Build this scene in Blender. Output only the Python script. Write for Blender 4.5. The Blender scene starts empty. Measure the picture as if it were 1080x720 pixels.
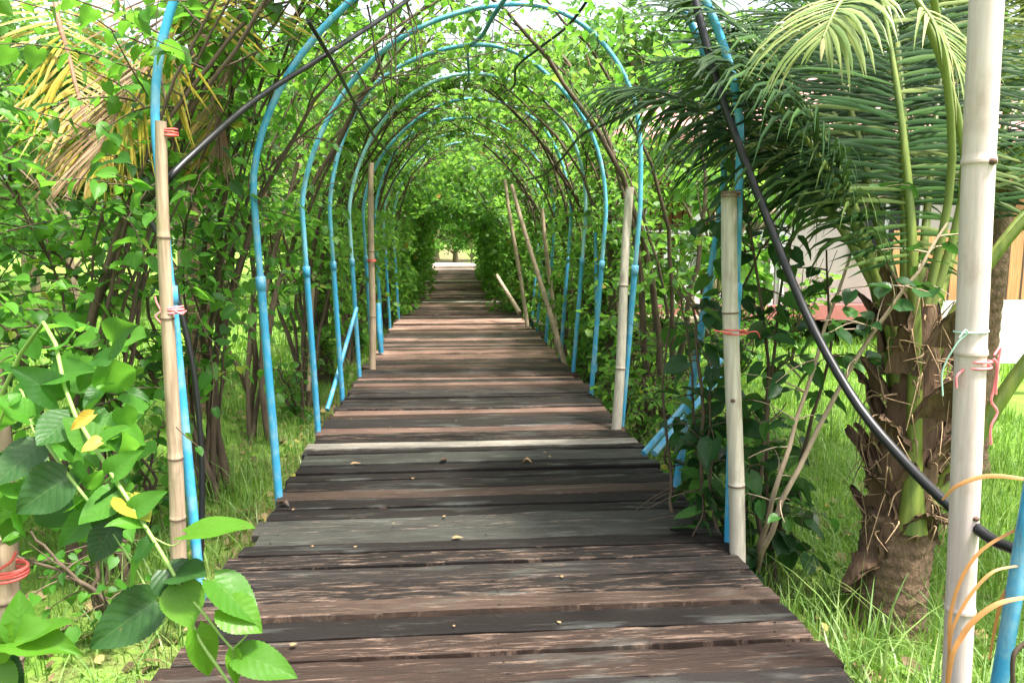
import bpy, math, random
import numpy as np
R = math.radians
S = bpy.context.scene
C = S.collection

# ------------------------------------------------------------------ camera, sky, sun, exposure
F_, CX_, CY_, H_ = 800.0, 540.0, 360.0, 1.294
TH = math.atan(.135); PSI = math.atan(.08125*math.cos(TH))
cd = bpy.data.cameras.new('camera'); cam = bpy.data.objects.new('camera', cd); C.objects.link(cam)
cd.sensor_width = 36; cd.lens = F_/1080*36; cd.clip_start = .02; cd.clip_end = 600
cam.location = (0, 0, H_); cam.rotation_euler = (math.pi/2-TH, 0, -PSI)
S.camera = cam
SUN = np.array([.30, -.22, .93]); SUN /= np.linalg.norm(SUN)
w = bpy.data.worlds.new('World'); S.world = w; w.use_nodes = True
nt = w.node_tree; bg = nt.nodes['Background']
sky = nt.nodes.new('ShaderNodeTexSky'); sky.sky_type = 'NISHITA'; sky.sun_disc = False
sky.sun_elevation = math.asin(SUN[2]); sky.sun_rotation = math.atan2(SUN[0], SUN[1])
sky.dust_density = 6; sky.ozone_density = .6; sky.air_density = 1.0
hs = nt.nodes.new('ShaderNodeHueSaturation'); hs.inputs['Saturation'].default_value = .4      # bright thin overcast
nt.links.new(sky.outputs[0], hs.inputs['Color']); nt.links.new(hs.outputs[0], bg.inputs[0]); bg.inputs[1].default_value = .14
sl = bpy.data.lights.new('sun', 'SUN'); sl.energy = 3.4; sl.angle = R(6); sl.color = (1, .95, .86)
so = bpy.data.objects.new('sun', sl); C.objects.link(so)
from mathutils import Vector, Matrix
so.rotation_euler = Vector(SUN).to_track_quat('Z', 'Y').to_euler(); so.location = (6, 2, 20)
S.view_settings.view_transform = 'Standard'; S.view_settings.look = 'None'
S.view_settings.exposure = 2.1; S.view_settings.gamma = 1; S.view_settings.use_curve_mapping = False
S.render.engine = 'CYCLES'
S.cycles.max_bounces = 10; S.cycles.transmission_bounces = 6; S.cycles.diffuse_bounces = 6

# ------------------------------------------------------------------ helpers
rng = np.random.default_rng(7)
U = lambda a, b: float(rng.uniform(a, b))
def nrm(v): v = np.asarray(v, float); return v/(np.linalg.norm(v, axis=-1, keepdims=True)+1e-9)
def ray(px, py):
    f = np.array([math.sin(PSI)*math.cos(TH), math.cos(PSI)*math.cos(TH), -math.sin(TH)])
    r = np.array([math.cos(PSI), -math.sin(PSI), 0]); u = np.cross(r, f)
    return (px-CX_)/F_*r-(py-CY_)/F_*u+f
def at(px, py, Y):
    r = ray(px, py); return r*Y/r[1]+np.array([0, 0, H_])
def onz(px, py, z):
    r = ray(px, py); return r*(z-H_)/r[2]+np.array([0, 0, H_])

class MB:
    def __init__(s): s.v = []; s.n = 0; s.fi = []; s.fs = []; s.fm = []; s.uv = []; s.at = []
    def add(s, V, Fc, mat=0, uv=None, col=None):
        V = np.asarray(V, float); Fc = np.asarray(Fc, int)
        s.v.append(V); s.fi.append((Fc+s.n).ravel()); s.fs.append(np.full(len(Fc), Fc.shape[1]))
        s.fm.append(np.full(len(Fc), mat)); s.uv.append(np.zeros((len(V), 2)) if uv is None else uv)
        s.at.append(np.ones((len(V), 4))*.5 if col is None else np.broadcast_to(np.append(col, 1), (len(V), 4)))
        s.n += len(V)
    def box(s, lo, hi, mat=0, col=None):
        (a, b, c), (d, e, f) = lo, hi
        s.add([(a,b,c),(d,b,c),(d,e,c),(a,e,c),(a,b,f),(d,b,f),(d,e,f),(a,e,f)],
              [(3,2,1,0),(4,5,6,7),(0,1,5,4),(1,2,6,5),(2,3,7,6),(3,0,4,7)], mat, None, col)
    def tube(s, P, rad, sides=8, mat=0, caps=True):
        P = np.asarray(P, float); n = len(P); rad = np.broadcast_to(np.asarray(rad, float), (n,))
        T = nrm(np.gradient(P, axis=0)); N = np.zeros_like(P)
        a = np.array([1., 0, 0]) if abs(T[0][0]) < .9 else np.array([0, 1., 0])
        nn = nrm(a-T[0]*a.dot(T[0])); N[0] = nn
        for i in range(1, n):
            nn = nrm(nn-T[i]*nn.dot(T[i])); N[i] = nn
        B = np.cross(T, N); ph = np.arange(sides)/sides*2*math.pi
        V = P[:, None]+rad[:, None, None]*(np.cos(ph)[None, :, None]*N[:, None]+np.sin(ph)[None, :, None]*B[:, None])
        i = np.arange(n-1)[:, None]*sides; j = np.arange(sides)[None]; k = (j+1) % sides
        q = np.stack([i+j, i+k, i+sides+k, i+sides+j], -1).reshape(-1, 4)
        L = np.concatenate([[0], np.cumsum(np.linalg.norm(np.diff(P, axis=0), axis=1))])
        uv = np.stack([np.broadcast_to(ph/6.283, (n, sides)), np.broadcast_to(L[:, None], (n, sides))], -1).reshape(-1, 2)
        s.add(V.reshape(-1, 3), q, mat, uv)
        if caps:
            for e in (0, n-1):
                ring = V[e]; idx = np.arange(sides)
                s.add(ring, [idx if e else idx[::-1]], mat)
    def build(s, name, mats, parent=None, smooth=True, attr=None):
        me = bpy.data.meshes.new(name)
        V = np.concatenate(s.v)
        q = parent
        while q is not None: V = V-np.array(q.matrix_basis.translation); q = q.parent
        fi = np.concatenate(s.fi); fs = np.concatenate(s.fs)
        me.vertices.add(len(V)); me.vertices.foreach_set('co', V.ravel())
        me.loops.add(len(fi)); me.loops.foreach_set('vertex_index', fi)
        me.polygons.add(len(fs)); me.polygons.foreach_set('loop_start', np.concatenate([[0], np.cumsum(fs)[:-1]]))
        me.polygons.foreach_set('material_index', np.concatenate(s.fm))
        me.polygons.foreach_set('use_smooth', np.full(len(fs), smooth))
        ul = me.uv_layers.new(name='UVMap'); ul.data.foreach_set('uv', np.concatenate(s.uv)[fi].ravel())
        if attr:
            a = me.attributes.new(attr, 'FLOAT_COLOR', 'POINT'); a.data.foreach_set('color', np.concatenate(s.at).ravel())
        me.update(calc_edges=True)
        for m in (mats if isinstance(mats, (list, tuple)) else [mats]): me.materials.append(m)
        o = bpy.data.objects.new(name, me); C.objects.link(o)
        if parent is not None: o.parent = parent
        return o
def tag(o, label=None, cat=None, group=None, kind=None):
    if label: o['label'] = label
    if cat: o['category'] = cat
    if group: o['group'] = group
    if kind: o['kind'] = kind
    return o
def thing(name, loc, label, cat, group=None):
    o = bpy.data.objects.new(name, None); C.objects.link(o); o.location = [float(q) for q in loc]; o.empty_display_size = .1
    return tag(o, label, cat, group)
def dup(root, loc, rz=0, sc=1, label=None, group=None):
    r = root.copy(); C.objects.link(r); r.location = [float(q) for q in loc]; r.rotation_euler = (0, 0, rz)
    r.scale = (sc, sc, sc) if np.isscalar(sc) else sc
    if label: r['label'] = label
    if group: r['group'] = group
    for ch in list(root.children):
        c = ch.copy(); C.objects.link(c); c.parent = r
        for g in list(ch.children):
            d = g.copy(); C.objects.link(d); d.parent = c
    return r
def bez(P, n):
    t = np.linspace(0, 1, n)[:, None]; P = np.asarray(P, float)
    a, b, c, d = P
    return (1-t)**3*a+3*(1-t)**2*t*b+3*(1-t)*t*t*c+t**3*d
def smooth_path(P, n):
    """Catmull-Rom through the points"""
    P = np.asarray(P, float); P = np.vstack([2*P[0]-P[1], P, 2*P[-1]-P[-2]]); out = []
    m = len(P)-3
    for q in np.linspace(0, m-1e-6, n):
        i = int(q); t = q-i; a, b, c, d = P[i:i+4]
        out.append(.5*((2*b)+(c-a)*t+(2*a-5*b+4*c-d)*t*t+(3*b-a-3*c+d)*t**3))
    return np.array(out)

# ------------------------------------------------------------------ materials
class NT:
    def __init__(s, name):
        s.m = bpy.data.materials.new(name); s.m.use_nodes = True; s.t = s.m.node_tree; s.t.nodes.clear()
        s.out = s.n('ShaderNodeOutputMaterial')
    def n(s, ty, **k):
        o = s.t.nodes.new(ty)
        for a, b in k.items(): setattr(o, a, b)
        return o
    def l(s, a, b): s.t.links.new(a, b)
    def put(s, sock, v):
        if hasattr(v, 'is_output'): s.l(v, sock)
        else: sock.default_value = v
    def math(s, op, a, b=0.0, c=0.0, clamp=False):
        o = s.n('ShaderNodeMath', operation=op, use_clamp=clamp)
        s.put(o.inputs[0], a); s.put(o.inputs[1], b); s.put(o.inputs[2], c); return o.outputs[0]
    def ramp(s, f, stops):
        o = s.n('ShaderNodeValToRGB'); s.l(f, o.inputs[0]); e = o.color_ramp.elements
        while len(e) < len(stops): e.new(.5)
        for q, (p, c) in zip(e, stops): q.position = p; q.color = (*c, 1) if len(c) == 3 else c
        return o.outputs[0]
    def mix(s, f, a, b, bt='MIX'):
        o = s.n('ShaderNodeMix', data_type='RGBA', blend_type=bt)
        s.put(o.inputs[0], f); s.put(o.inputs[6], (*a, 1) if isinstance(a, tuple) else a); s.put(o.inputs[7], (*b, 1) if isinstance(b, tuple) else b)
        return o.outputs[2]
    def coord(s, which='Object', scale=(1, 1, 1)):
        t = s.n('ShaderNodeTexCoord'); m = s.n('ShaderNodeMapping'); m.inputs['Scale'].default_value = scale
        s.l(t.outputs[which], m.inputs[0]); return m.outputs[0]
    def noise(s, co, scale, detail=4, rough=.55, dist=0):
        o = s.n('ShaderNodeTexNoise'); s.l(co, o.inputs['Vector']); o.inputs['Scale'].default_value = scale
        o.inputs['Detail'].default_value = detail; o.inputs['Roughness'].default_value = rough; o.inputs['Distortion'].default_value = dist
        return o.outputs[0]
    def bump(s, h, strength, dist):
        o = s.n('ShaderNodeBump'); s.l(h, o.inputs['Height']); o.inputs['Strength'].default_value = strength; o.inputs['Distance'].default_value = dist
        return o.outputs[0]
    def bsdf(s, col, rough=.6, spec=.4, normal=None, metal=0, coat=0):
        p = s.n('ShaderNodeBsdfPrincipled')
        s.put(p.inputs['Base Color'], (*col, 1) if isinstance(col, tuple) else col); s.put(p.inputs['Roughness'], rough)
        s.put(p.inputs['Specular IOR Level'], spec); p.inputs['Metallic'].default_value = metal; p.inputs['Coat Weight'].default_value = coat
        if normal is not None: s.l(normal, p.inputs['Normal'])
        return p.outputs[0]
    def done(s, sh): s.l(sh, s.out.inputs[0]); return s.m

def leaf_mat(name, stops, trans, tf=.45, rough=.42, veins=True, spec=.35):
    t = NT(name); g = t.n('ShaderNodeNewGeometry'); rnd = g.outputs['Random Per Island']
    c = t.ramp(rnd, stops)
    nz = t.noise(t.coord('Object'), 22, 3)
    c = t.mix(t.math('MULTIPLY', nz, .5), c, t.mix(.5, c, (.02, .035, .004)))
    sp_ = t.noise(t.coord('Object'), 130, 2, .5)
    c = t.mix(t.math('MULTIPLY', t.math('SUBTRACT', sp_, .69, clamp=True), 9, clamp=True), c, (.14, .09, .03))
    nm = None
    if veins:
        uvn = t.n('ShaderNodeUVMap'); sp = t.n('ShaderNodeSeparateXYZ'); t.l(uvn.outputs[0], sp.inputs[0])
        a = t.math('MULTIPLY', t.math('ABSOLUTE', t.math('SUBTRACT', sp.outputs[0], .5)), 2)
        mid = t.math('SUBTRACT', 1, t.math('MULTIPLY', a, 18), clamp=True)
        fr = t.math('FRACT', t.math('MULTIPLY', t.math('SUBTRACT', sp.outputs[1], t.math('MULTIPLY', a, .3)), 7))
        side = t.math('SUBTRACT', 1, t.math('MULTIPLY', t.math('ABSOLUTE', t.math('SUBTRACT', fr, .5)), 14), clamp=True)
        v = t.math('MAXIMUM', mid, t.math('MULTIPLY', side, .6))
        c = t.mix(t.math('MULTIPLY', v, .15), c, (.16, .26, .06))
        puff = t.math('ADD', t.math('ABSOLUTE', t.math('SUBTRACT', fr, .5)), t.math('MULTIPLY', v, .3))
        nm = t.bump(t.math('ADD', puff, t.math('MULTIPLY', t.noise(t.coord('Object'), 60, 2), 1.2)),   .16, .006)
    under = t.mix(.35, c, (.13, .19, .08))
    c2 = t.mix(g.outputs['Backfacing'], c, under)
    p = t.bsdf(c2, rough, spec, nm)
    tr = t.n('ShaderNodeBsdfTranslucent'); t.l(t.mix(.55, c, trans), tr.inputs[0])
    ms = t.n('ShaderNodeMixShader'); ms.inputs[0].default_value = tf; t.l(p, ms.inputs[1]); t.l(tr.outputs[0], ms.inputs[2])
    return t.done(ms.outputs[0])
M = {}
M['leaf'] = leaf_mat('mulberry_leaf', [(0, (.010, .045, .010)), (.3, (.026, .105, .014)), (.68, (.068, .21, .024)), (.985, (.10, .27, .03)), (1, (.40, .32, .04))], (.21, .54, .04), .52, spec=.25)
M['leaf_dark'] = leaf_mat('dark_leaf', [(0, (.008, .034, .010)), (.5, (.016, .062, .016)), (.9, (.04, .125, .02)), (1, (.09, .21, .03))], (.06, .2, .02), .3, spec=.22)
M['leaf_pale'] = leaf_mat('pale_leaf', [(0, (.018, .07, .013)), (.25, (.05, .155, .02)), (.75, (.10, .25, .03)), (.985, (.17, .33, .05)), (1, (.36, .22, .05))], (.27, .54, .06), .55, veins=False, spec=.25)
M['leaf_bg'] = leaf_mat('background_leaf', [(0, (.02, .07, .012)), (.5, (.05, .15, .02)), (1, (.11, .24, .04))], (.16, .34, .05), .4, veins=False, spec=.2)
M['leaf_fresh'] = leaf_mat('fresh_leaf', [(0, (.045, .15, .012)), (.5, (.07, .20, .016)), (1, (.11, .26, .02))], (.26, .5, .03), .48, spec=.3)
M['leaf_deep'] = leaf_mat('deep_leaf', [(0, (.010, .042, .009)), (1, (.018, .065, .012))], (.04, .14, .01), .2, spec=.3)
M['leaf_yellow'] = leaf_mat('yellow_leaf', [(0, (.55, .36, .05)), (1, (.62, .40, .07))], (.6, .4, .05), .35)
M['grass'] = leaf_mat('grass_blade', [(0, (.05, .14, .012)), (.4, (.10, .24, .02)), (.85, (.18, .34, .035)), (.95, (.28, .38, .08)), (1, (.40, .34, .14))], (.28, .48, .05), .4, .5, veins=False)
M['grass_long'] = leaf_mat('long_grass', [(0, (.07, .17, .02)), (.6, (.14, .28, .04)), (1, (.26, .36, .09))], (.26, .44, .06), .35, .4, veins=False)
M['palm'] = leaf_mat('palm_leaflet', [(0, (.006, .022, .007)), (.5, (.014, .045, .011)), (.85, (.038, .09, .02)), (1, (.15, .19, .06))], (.05, .11, .02), .14, .55, veins=False, spec=.12)  # backlit darkness and sun highlights are put into the leaflet colours
M['palm_pale'] = leaf_mat('palm_leaflet_pale', [(0, (.12, .2, .05)), (.6, (.24, .30, .09)), (1, (.40, .38, .18))], (.3, .36, .08), .35, .4, veins=False)
M['palm_dry'] = leaf_mat('palm_leaflet_dry', [(0, (.16, .08, .045)), (.5, (.32, .19, .12)), (1, (.46, .32, .22))], (.4, .24, .12), .2, .6, veins=False)
M['palm_yellow'] = leaf_mat('palm_leaflet_yellow', [(0, (.22, .19, .02)), (.6, (.42, .33, .03)), (1, (.50, .36, .10))], (.5, .4, .04), .35, .5, veins=False)
M['strap'] = leaf_mat('dry_strap', [(0, (.30, .12, .03)), (.6, (.38, .18, .055)), (1, (.22, .085, .025))], (.4, .18, .05), .2, .5, veins=False)

def bark(name, a, b, sc=18, strength=.6, bd=.012, zs=.25):
    t = NT(name); co = t.coord('Object', (1, 1, zs)); n1 = t.noise(co, sc, 6, .65); n2 = t.noise(t.coord('Object'), sc*.25, 3)
    c = t.ramp(n1, [(.25, a), (.7, b)]); c = t.mix(t.math('MULTIPLY', n2, .6), c, (b[0]*1.3, b[1]*1.35, b[2]*1.25))
    return t.done(t.bsdf(c, .85, .2, t.bump(n1, strength, bd)))
M['bark'] = bark('mulberry_bark', (.012, .009, .007), (.10, .072, .05))
M['bark_pale'] = bark('pale_bark', (.09, .065, .045), (.30, .23, .165))
M['palm_trunk'] = bark('palm_trunk', (.012, .008, .006), (.17, .11, .07), 34, 1, .035, .55)
M['husk'] = bark('palm_husk', (.012, .008, .006), (.13, .08, .05), 30, .9, .02, .15)
M['fibre'] = bark('palm_fibre', (.05, .03, .018), (.34, .23, .14), 40)
M['shoot'] = NT('green_shoot'); M['shoot'] = M['shoot'].done(M['shoot'].bsdf((.16, .26, .06), .5))
def petiole_mat():
    t = NT('palm_petiole'); n = t.noise(t.coord('Object', (6, 6, .8)), 6, 3)
    return t.done(t.bsdf(t.ramp(n, [(.3, (.055, .095, .014)), (.7, (.16, .20, .035))]), .4, .4))
M['petiole'] = petiole_mat()
def pvc(name, col):
    t = NT(name); co = t.coord('Object'); n = t.noise(co, 9, 5, .7); n2 = t.noise(t.coord('Object', (1, 1, .15)), 60, 3)
    c = t.mix(t.math('MULTIPLY', t.math('SUBTRACT', n, .46, clamp=True), 2.6, clamp=True), col, (.30, .42, .42))
    c = t.mix(t.math('MULTIPLY', t.math('SUBTRACT', n2, .56, clamp=True), 2.6, clamp=True), c, (.06, .07, .06))
    return t.done(t.bsdf(c, t.math('ADD', .28, t.math('MULTIPLY', n, .25)), .5))
M['pvc'] = pvc('blue_pvc', (.035, .27, .47))
M['pvc_mid'] = pvc('sunlit_pvc', (.075, .33, .47))  # lighter copy of the pipe blue, sunlight put into the hoop colour
M['pvc_pale'] = pvc('faded_pvc', (.22, .46, .52))
M['hose'] = NT('black_hose'); M['hose'] = M['hose'].done(M['hose'].bsdf((.008, .008, .009), .38, .4))
def bamboo_mat(name, a, b, streak):
    t = NT(name); n = t.noise(t.coord('Object', (1, 1, .06)), 70, 5, .6); n2 = t.noise(t.coord('Object', (1, 1, .6)), 7, 5, .6)
    c = t.ramp(n, [(.3, a), (.7, b)])
    c = t.mix(t.math('MULTIPLY', t.math('SUBTRACT', n2, .55, clamp=True), 5, clamp=True), c, streak)
    return t.done(t.bsdf(c, .5, .35, t.bump(n, .15, .004)))
M['bamboo'] = bamboo_mat('weathered_bamboo', (.20, .14, .09), (.40, .31, .22), (.13, .085, .055))
M['bamboo_grey'] = bamboo_mat('grey_bamboo', (.28, .25, .20), (.46, .42, .35), (.18, .14, .10))
M['bamboo_white'] = bamboo_mat('bleached_bamboo', (.44, .36, .335), (.56, .475, .45), (.33, .25, .20))
def flat(name, col, rough=.7, ns=0, amt=.3, dark=None):
    t = NT(name)
    if ns:
        n = t.noise(t.coord('Object'), ns, 6, .65)
        c = t.mix(t.math('MULTIPLY', t.math('SUBTRACT', n, .4, clamp=True), amt*4, clamp=True), col, dark or tuple(q*.55 for q in col))
    else: c = col
    return t.done(t.bsdf(c, rough, .35))
M['node'] = flat('bamboo_node', (.10, .065, .045), .8)
M['node_pale'] = flat('bamboo_node_pale', (.40, .33, .27), .7, 30, .3)
M['scar'] = flat('bamboo_scar', (.09, .05, .035), .8, 60, .4)
M['red'] = flat('red_string', (.55, .09, .08), .6)
M['pink'] = flat('pink_string', (.75, .20, .22), .6)
M['mint'] = flat('mint_string', (.35, .55, .45), .6)
M['wire'] = flat('rusty_wire', (.16, .09, .06), .5)
M['pinkwall'] = flat('pale_pink_wall', (.52, .45, .43), .85, 3, .2)
M['white'] = flat('white_paint', (.56, .555, .55), .6, 4, .06)
M['roof'] = flat('pink_red_roof', (.46, .22, .20), .7, 6, .3)
M['fascia'] = flat('red_fascia', (.36, .13, .12), .7, 5, .3)
M['shade'] = flat('dark_window', (.02, .02, .022), .25)
M['concrete'] = flat('pale_concrete', (.52, .48, .42), .9, 2, .3)
def wood_orange():
    t = NT('orange_board'); n = t.noise(t.coord('Object', (6, 6, .5)), 6, 5); wv = t.n('ShaderNodeTexWave'); wv.bands_direction = 'X'
    wv.inputs['Scale'].default_value = 1.6; t.l(t.coord('Object'), wv.inputs[0])
    c = t.ramp(n, [(.3, (.30, .13, .05)), (.7, (.50, .25, .11))])
    c = t.mix(t.math('LESS_THAN', wv.outputs[1], .06), c, (.05, .025, .015))
    return t.done(t.bsdf(c, .6))
M['orange'] = wood_orange()
def deck_mat(name='deck_plank'):
    t = NT(name); at_ = t.n('ShaderNodeAttribute', attribute_name='tone'); tone = at_.outputs['Color']; g = t.n('ShaderNodeNewGeometry')
    rnd = g.outputs['Random Per Island']
    co = t.n('ShaderNodeTexCoord'); cmb = t.n('ShaderNodeCombineXYZ'); t.put(cmb.inputs[0], t.math('MULTIPLY', rnd, 37.0)); t.put(cmb.inputs[2], t.math('MULTIPLY', rnd, 11.0))
    va = t.n('ShaderNodeVectorMath', operation='ADD'); t.l(co.outputs['Object'], va.inputs[0]); t.l(cmb.outputs[0], va.inputs[1])
    def mp(sc):
        m = t.n('ShaderNodeMapping'); m.inputs['Scale'].default_value = sc; t.l(va.outputs[0], m.inputs[0]); return m.outputs[0]
    grain = t.noise(mp((2.6, 75, 4)), 2.2, 10, .74, .5)
    fine = t.noise(mp((5, 260, 8)), 2, 4, .6)
    blot = t.noise(mp((1.0, 5, 1)), 2.0, 5, .6)
    worn = t.noise(mp((2.6, 30, 1)), 2.0, 10, .78, .6)
    wet = t.noise(mp((1.1, 6, 1)), 2.4, 4, .55, .3)
    c = t.mix(t.math('MULTIPLY', t.math('SUBTRACT', grain, .36, clamp=True), 2.6, clamp=True), t.mix(.8, tone, (.008, .006, .005)), tone)
    c = t.mix(t.math('MULTIPLY', t.math('SUBTRACT', blot, .42, clamp=True), 3.0, clamp=True), c, t.mix(.6, c, (.016, .013, .012)))
    # worn, splintered pale streaks; how many is a property of each plank (alpha free, use island random)
    wf = t.math('MULTIPLY', t.math('SUBTRACT', worn, t.math('ADD', .51, t.math('MULTIPLY', rnd, .12)), clamp=True), 9, clamp=True)
    wf = t.math('MULTIPLY', wf, t.math('MULTIPLY', t.math('MULTIPLY', fine, grain), 3.2), clamp=True)
    c = t.mix(wf, c, t.mix(.55, (.34, .235, .175), tone))
    # grey-green film where damp
    ff = t.math('MULTIPLY', t.math('SUBTRACT', wet, .56, clamp=True), 4, clamp=True)
    c = t.mix(t.math('MULTIPLY', ff, .35), c, (.10, .115, .10))
    ln = t.noise(mp((.7, 120, 6)), 2.0, 5, .7)      # dark cracks along the grain
    c = t.mix(t.math('MULTIPLY', t.math('SUBTRACT', .40, ln, clamp=True), 9, clamp=True), c, (.006, .005, .004))
    rough = t.math('SUBTRACT', .70, t.math('MULTIPLY', ff, .52)); rough = t.math('ADD', rough, t.math('MULTIPLY', t.math('SUBTRACT', grain, .5), .3), clamp=True)
    h = t.math('ADD', t.math('MULTIPLY', grain, .7), t.math('MULTIPLY', fine, .35))
    return t.done(t.bsdf(c, rough, t.math('ADD', .14, t.math('MULTIPLY', ff, .45)), t.bump(h, .8, .008)))
M['deck'] = deck_mat()
M['beam'] = bark('old_beam', (.02, .016, .014), (.10, .075, .06), 14, .5, .01, 1)
def ground_mat():
    t = NT('lawn'); co = t.coord('Object'); n1 = t.noise(co, .6, 5, .6); n2 = t.noise(co, 9, 6, .7); n3 = t.noise(co, 40, 4, .7); n4 = t.noise(co, 1.6, 5, .65)
    g = t.ramp(n2, [(.25, (.055, .13, .018)), (.5, (.12, .24, .03)), (.75, (.22, .34, .06))])
    soil = t.ramp(n3, [(.3, (.05, .038, .022)), (.6, (.14, .11, .06)), (.8, (.2, .17, .07))])
    sp = t.n('ShaderNodeSeparateXYZ'); t.l(co, sp.inputs[0])
    near = t.math('SUBTRACT', 1, t.math('MULTIPLY', t.math('ABSOLUTE', t.math('SUBTRACT', sp.outputs[0], .15)), .42), clamp=True)
    f = t.math('MULTIPLY', t.math('SUBTRACT', t.math('ADD', n4, t.math('MULTIPLY', near, .62)), .64, clamp=True), 5, clamp=True)
    c = t.mix(f, g, soil); c = t.mix(t.math('MULTIPLY', n1, .4), c, t.mix(.5, c, (.26, .34, .07)))
    return t.done(t.bsdf(c, .95, .15, t.bump(t.math('ADD', n2, n3), .8, .04)))
M['ground'] = ground_mat()

# ------------------------------------------------------------------ setting: ground, boardwalk, landing
GZ = -.30
XL, XR, XC = -.88, 1.18, .15
def ground():
    xs = np.concatenate([[-220, -120, -70, -40], np.linspace(-26, 26, 105), [40, 70, 120, 220]])
    ys = np.concatenate([[-120, -60, -25], np.linspace(-10, 50, 121), [70, 110, 180, 320]])
    X, Y = np.meshgrid(xs, ys); Z = GZ+.05*np.sin(X*.9+1)*np.sin(Y*.7)+.025*np.sin(X*2.3)*np.cos(Y*1.9+.5)
    Z -= .04*np.exp(-((X-XC)/1.6)**2)
    n, m = X.shape; i = np.arange(n-1)[:, None]*m; j = np.arange(m-1)[None]
    q = np.stack([i+j, i+j+1, i+m+j+1, i+m+j], -1).reshape(-1, 4)
    b = MB(); b.add(np.stack([X, Y, Z], -1).reshape(-1, 3), q)
    tag(b.build('ground', M['ground']), kind='structure')
ground()
def gz(x, y): return GZ+.05*np.sin(x*.9+1)*np.sin(y*.7)+.025*np.sin(x*2.3)*np.cos(y*1.9+.5)-.04*np.exp(-((x-XC)/1.6)**2)

DARK = (.009, .0072, .0065); GREY = (.024, .021, .0195); BRN = (.044, .027, .020); PINK = (.17, .105, .082); PALE = (.36, .33, .28); MOSS = (.060, .063, .054); TAN = (.085, .056, .041)
def tone_at(y):
    # plank weathering by distance; far tones also lightened in place of tunnel light
    tab = [(2.13, GREY), (2.38, BRN), (2.52, DARK), (2.63, TAN), (2.80, DARK), (2.98, GREY), (3.12, DARK), (3.22, BRN), (3.40, MOSS), (3.60, DARK), (3.72, DARK), (3.86, TAN),
           (4.20, DARK), (4.42, DARK), (4.56, MOSS), (4.66, DARK), (4.80, PALE), (5.0, DARK)]
    for a, c in tab:
        if y < a: return c
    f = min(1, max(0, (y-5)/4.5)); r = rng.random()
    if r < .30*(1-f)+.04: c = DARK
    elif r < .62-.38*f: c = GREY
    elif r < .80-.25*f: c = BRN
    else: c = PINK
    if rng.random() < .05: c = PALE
    k = U(.85, 1.2)*(1+2.6*f)  # brightens towards the far end: tunnel light put into the plank colour
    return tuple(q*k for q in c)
def boardwalk():
    b = MB(); y = .6; fixed = [(4.36, 4.535), (4.555, 4.64), (4.66, 4.785)]
    while y < 37.4:
        wd = U(.092, .152)
        for a, c in fixed:
            if abs(y-a) < .1: y, wd = a, c-a
        gap = U(.004, .013) if rng.random() > .15 else U(.015, .026)
        y0, y1 = y, y+wd; y = y1+gap
        x0 = XL+U(-.035, .03); x1 = XR+U(-.03, .035)
        if rng.random() < .07: x1 += U(.03, .07)
        n = 22; xs = np.linspace(x0, x1, n); k = rng.uniform(0, 6.28, 6)
        def wob(p, q, a): return a*(np.sin(xs*3.1+k[p])+.6*np.sin(xs*8.7+k[q])+.4*rng.uniform(-1, 1, n))
        a0 = y0+wob(0, 1, .0018)+np.clip(rng.normal(0, .003, n), 0, 1); a1 = y1+wob(2, 3, .0018)-np.clip(rng.normal(0, .004, n), 0, 1)
        zt = U(-.005, .005)+.0025*np.sin(xs*2.2+k[4]); tilt = U(-.006, .006); bv = U(.003, .007); th = .035; cup = U(-.002, .003)
        ym = (a0+a1)/2
        prof = [(a0, zt-tilt-th), (a0, zt-tilt-bv), (a0+bv, zt-tilt), (ym, zt+cup), (a1-bv, zt+tilt), (a1, zt+tilt-bv), (a1, zt+tilt-th)]
        V = np.stack([np.stack([xs, p, z+0*xs], -1) for p, z in prof], 1); m = len(prof)
        i = np.arange(n-1)[:, None]*m; j = np.arange(m)[None]; jj = (j+1) % m
        q = np.stack([i+jj, i+j, i+m+j, i+m+jj], -1).reshape(-1, 4)
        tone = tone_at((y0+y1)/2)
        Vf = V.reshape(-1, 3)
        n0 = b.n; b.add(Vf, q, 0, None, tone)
        for xn in (XL+.10, XC, XR-.10):               # rusty nail heads over the beams
            for fr in (.25, .75):
                if y0 < 9 and rng.random() < .8:
                    i_ = int(np.argmin(np.abs(xs-xn))); cx_, cy_ = xn+U(-.015, .015), y0+wd*fr+U(-.012, .012); ph = np.arange(7)/7*6.283
                    b.add(np.stack([cx_+.0045*np.cos(ph), cy_+.0045*np.sin(ph), np.full(7, zt[i_]+abs(tilt)+max(cup, 0)+.0015)], -1), [np.arange(7)], 0, None, (.012, .007, .005))
        for e, rev in ((0, False), (n-1, True)):           # end grain, sharing the plank's own vertices
            idx = np.arange(m)+e*m+n0; idx = idx[::-1] if rev else idx
            b.fi.append(idx); b.fs.append(np.array([m])); b.fm.append(np.array([0]))
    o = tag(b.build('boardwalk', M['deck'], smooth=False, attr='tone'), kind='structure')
    for x in (XL+.10, XC, XR-.10):
        bb = MB(); bb.box((x-.04, .6, -.16), (x+.04, 37.4, -.043)); bb.build('beam', M['beam'], o, False)
    for yy in np.arange(1.5, 37, 2.4):
        for x in (XL+.10, XR-.10):
            bb = MB(); bb.tube([(x, yy, -.5), (x, yy, -.163)], .045, 8); bb.build('post', M['beam'], o)
    return o
boardwalk()
b = MB(); b.box((-.95, 37.45, -.5), (1.25, 41, .02)); tag(b.build('path', M['concrete'], smooth=False), kind='structure')
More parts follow.
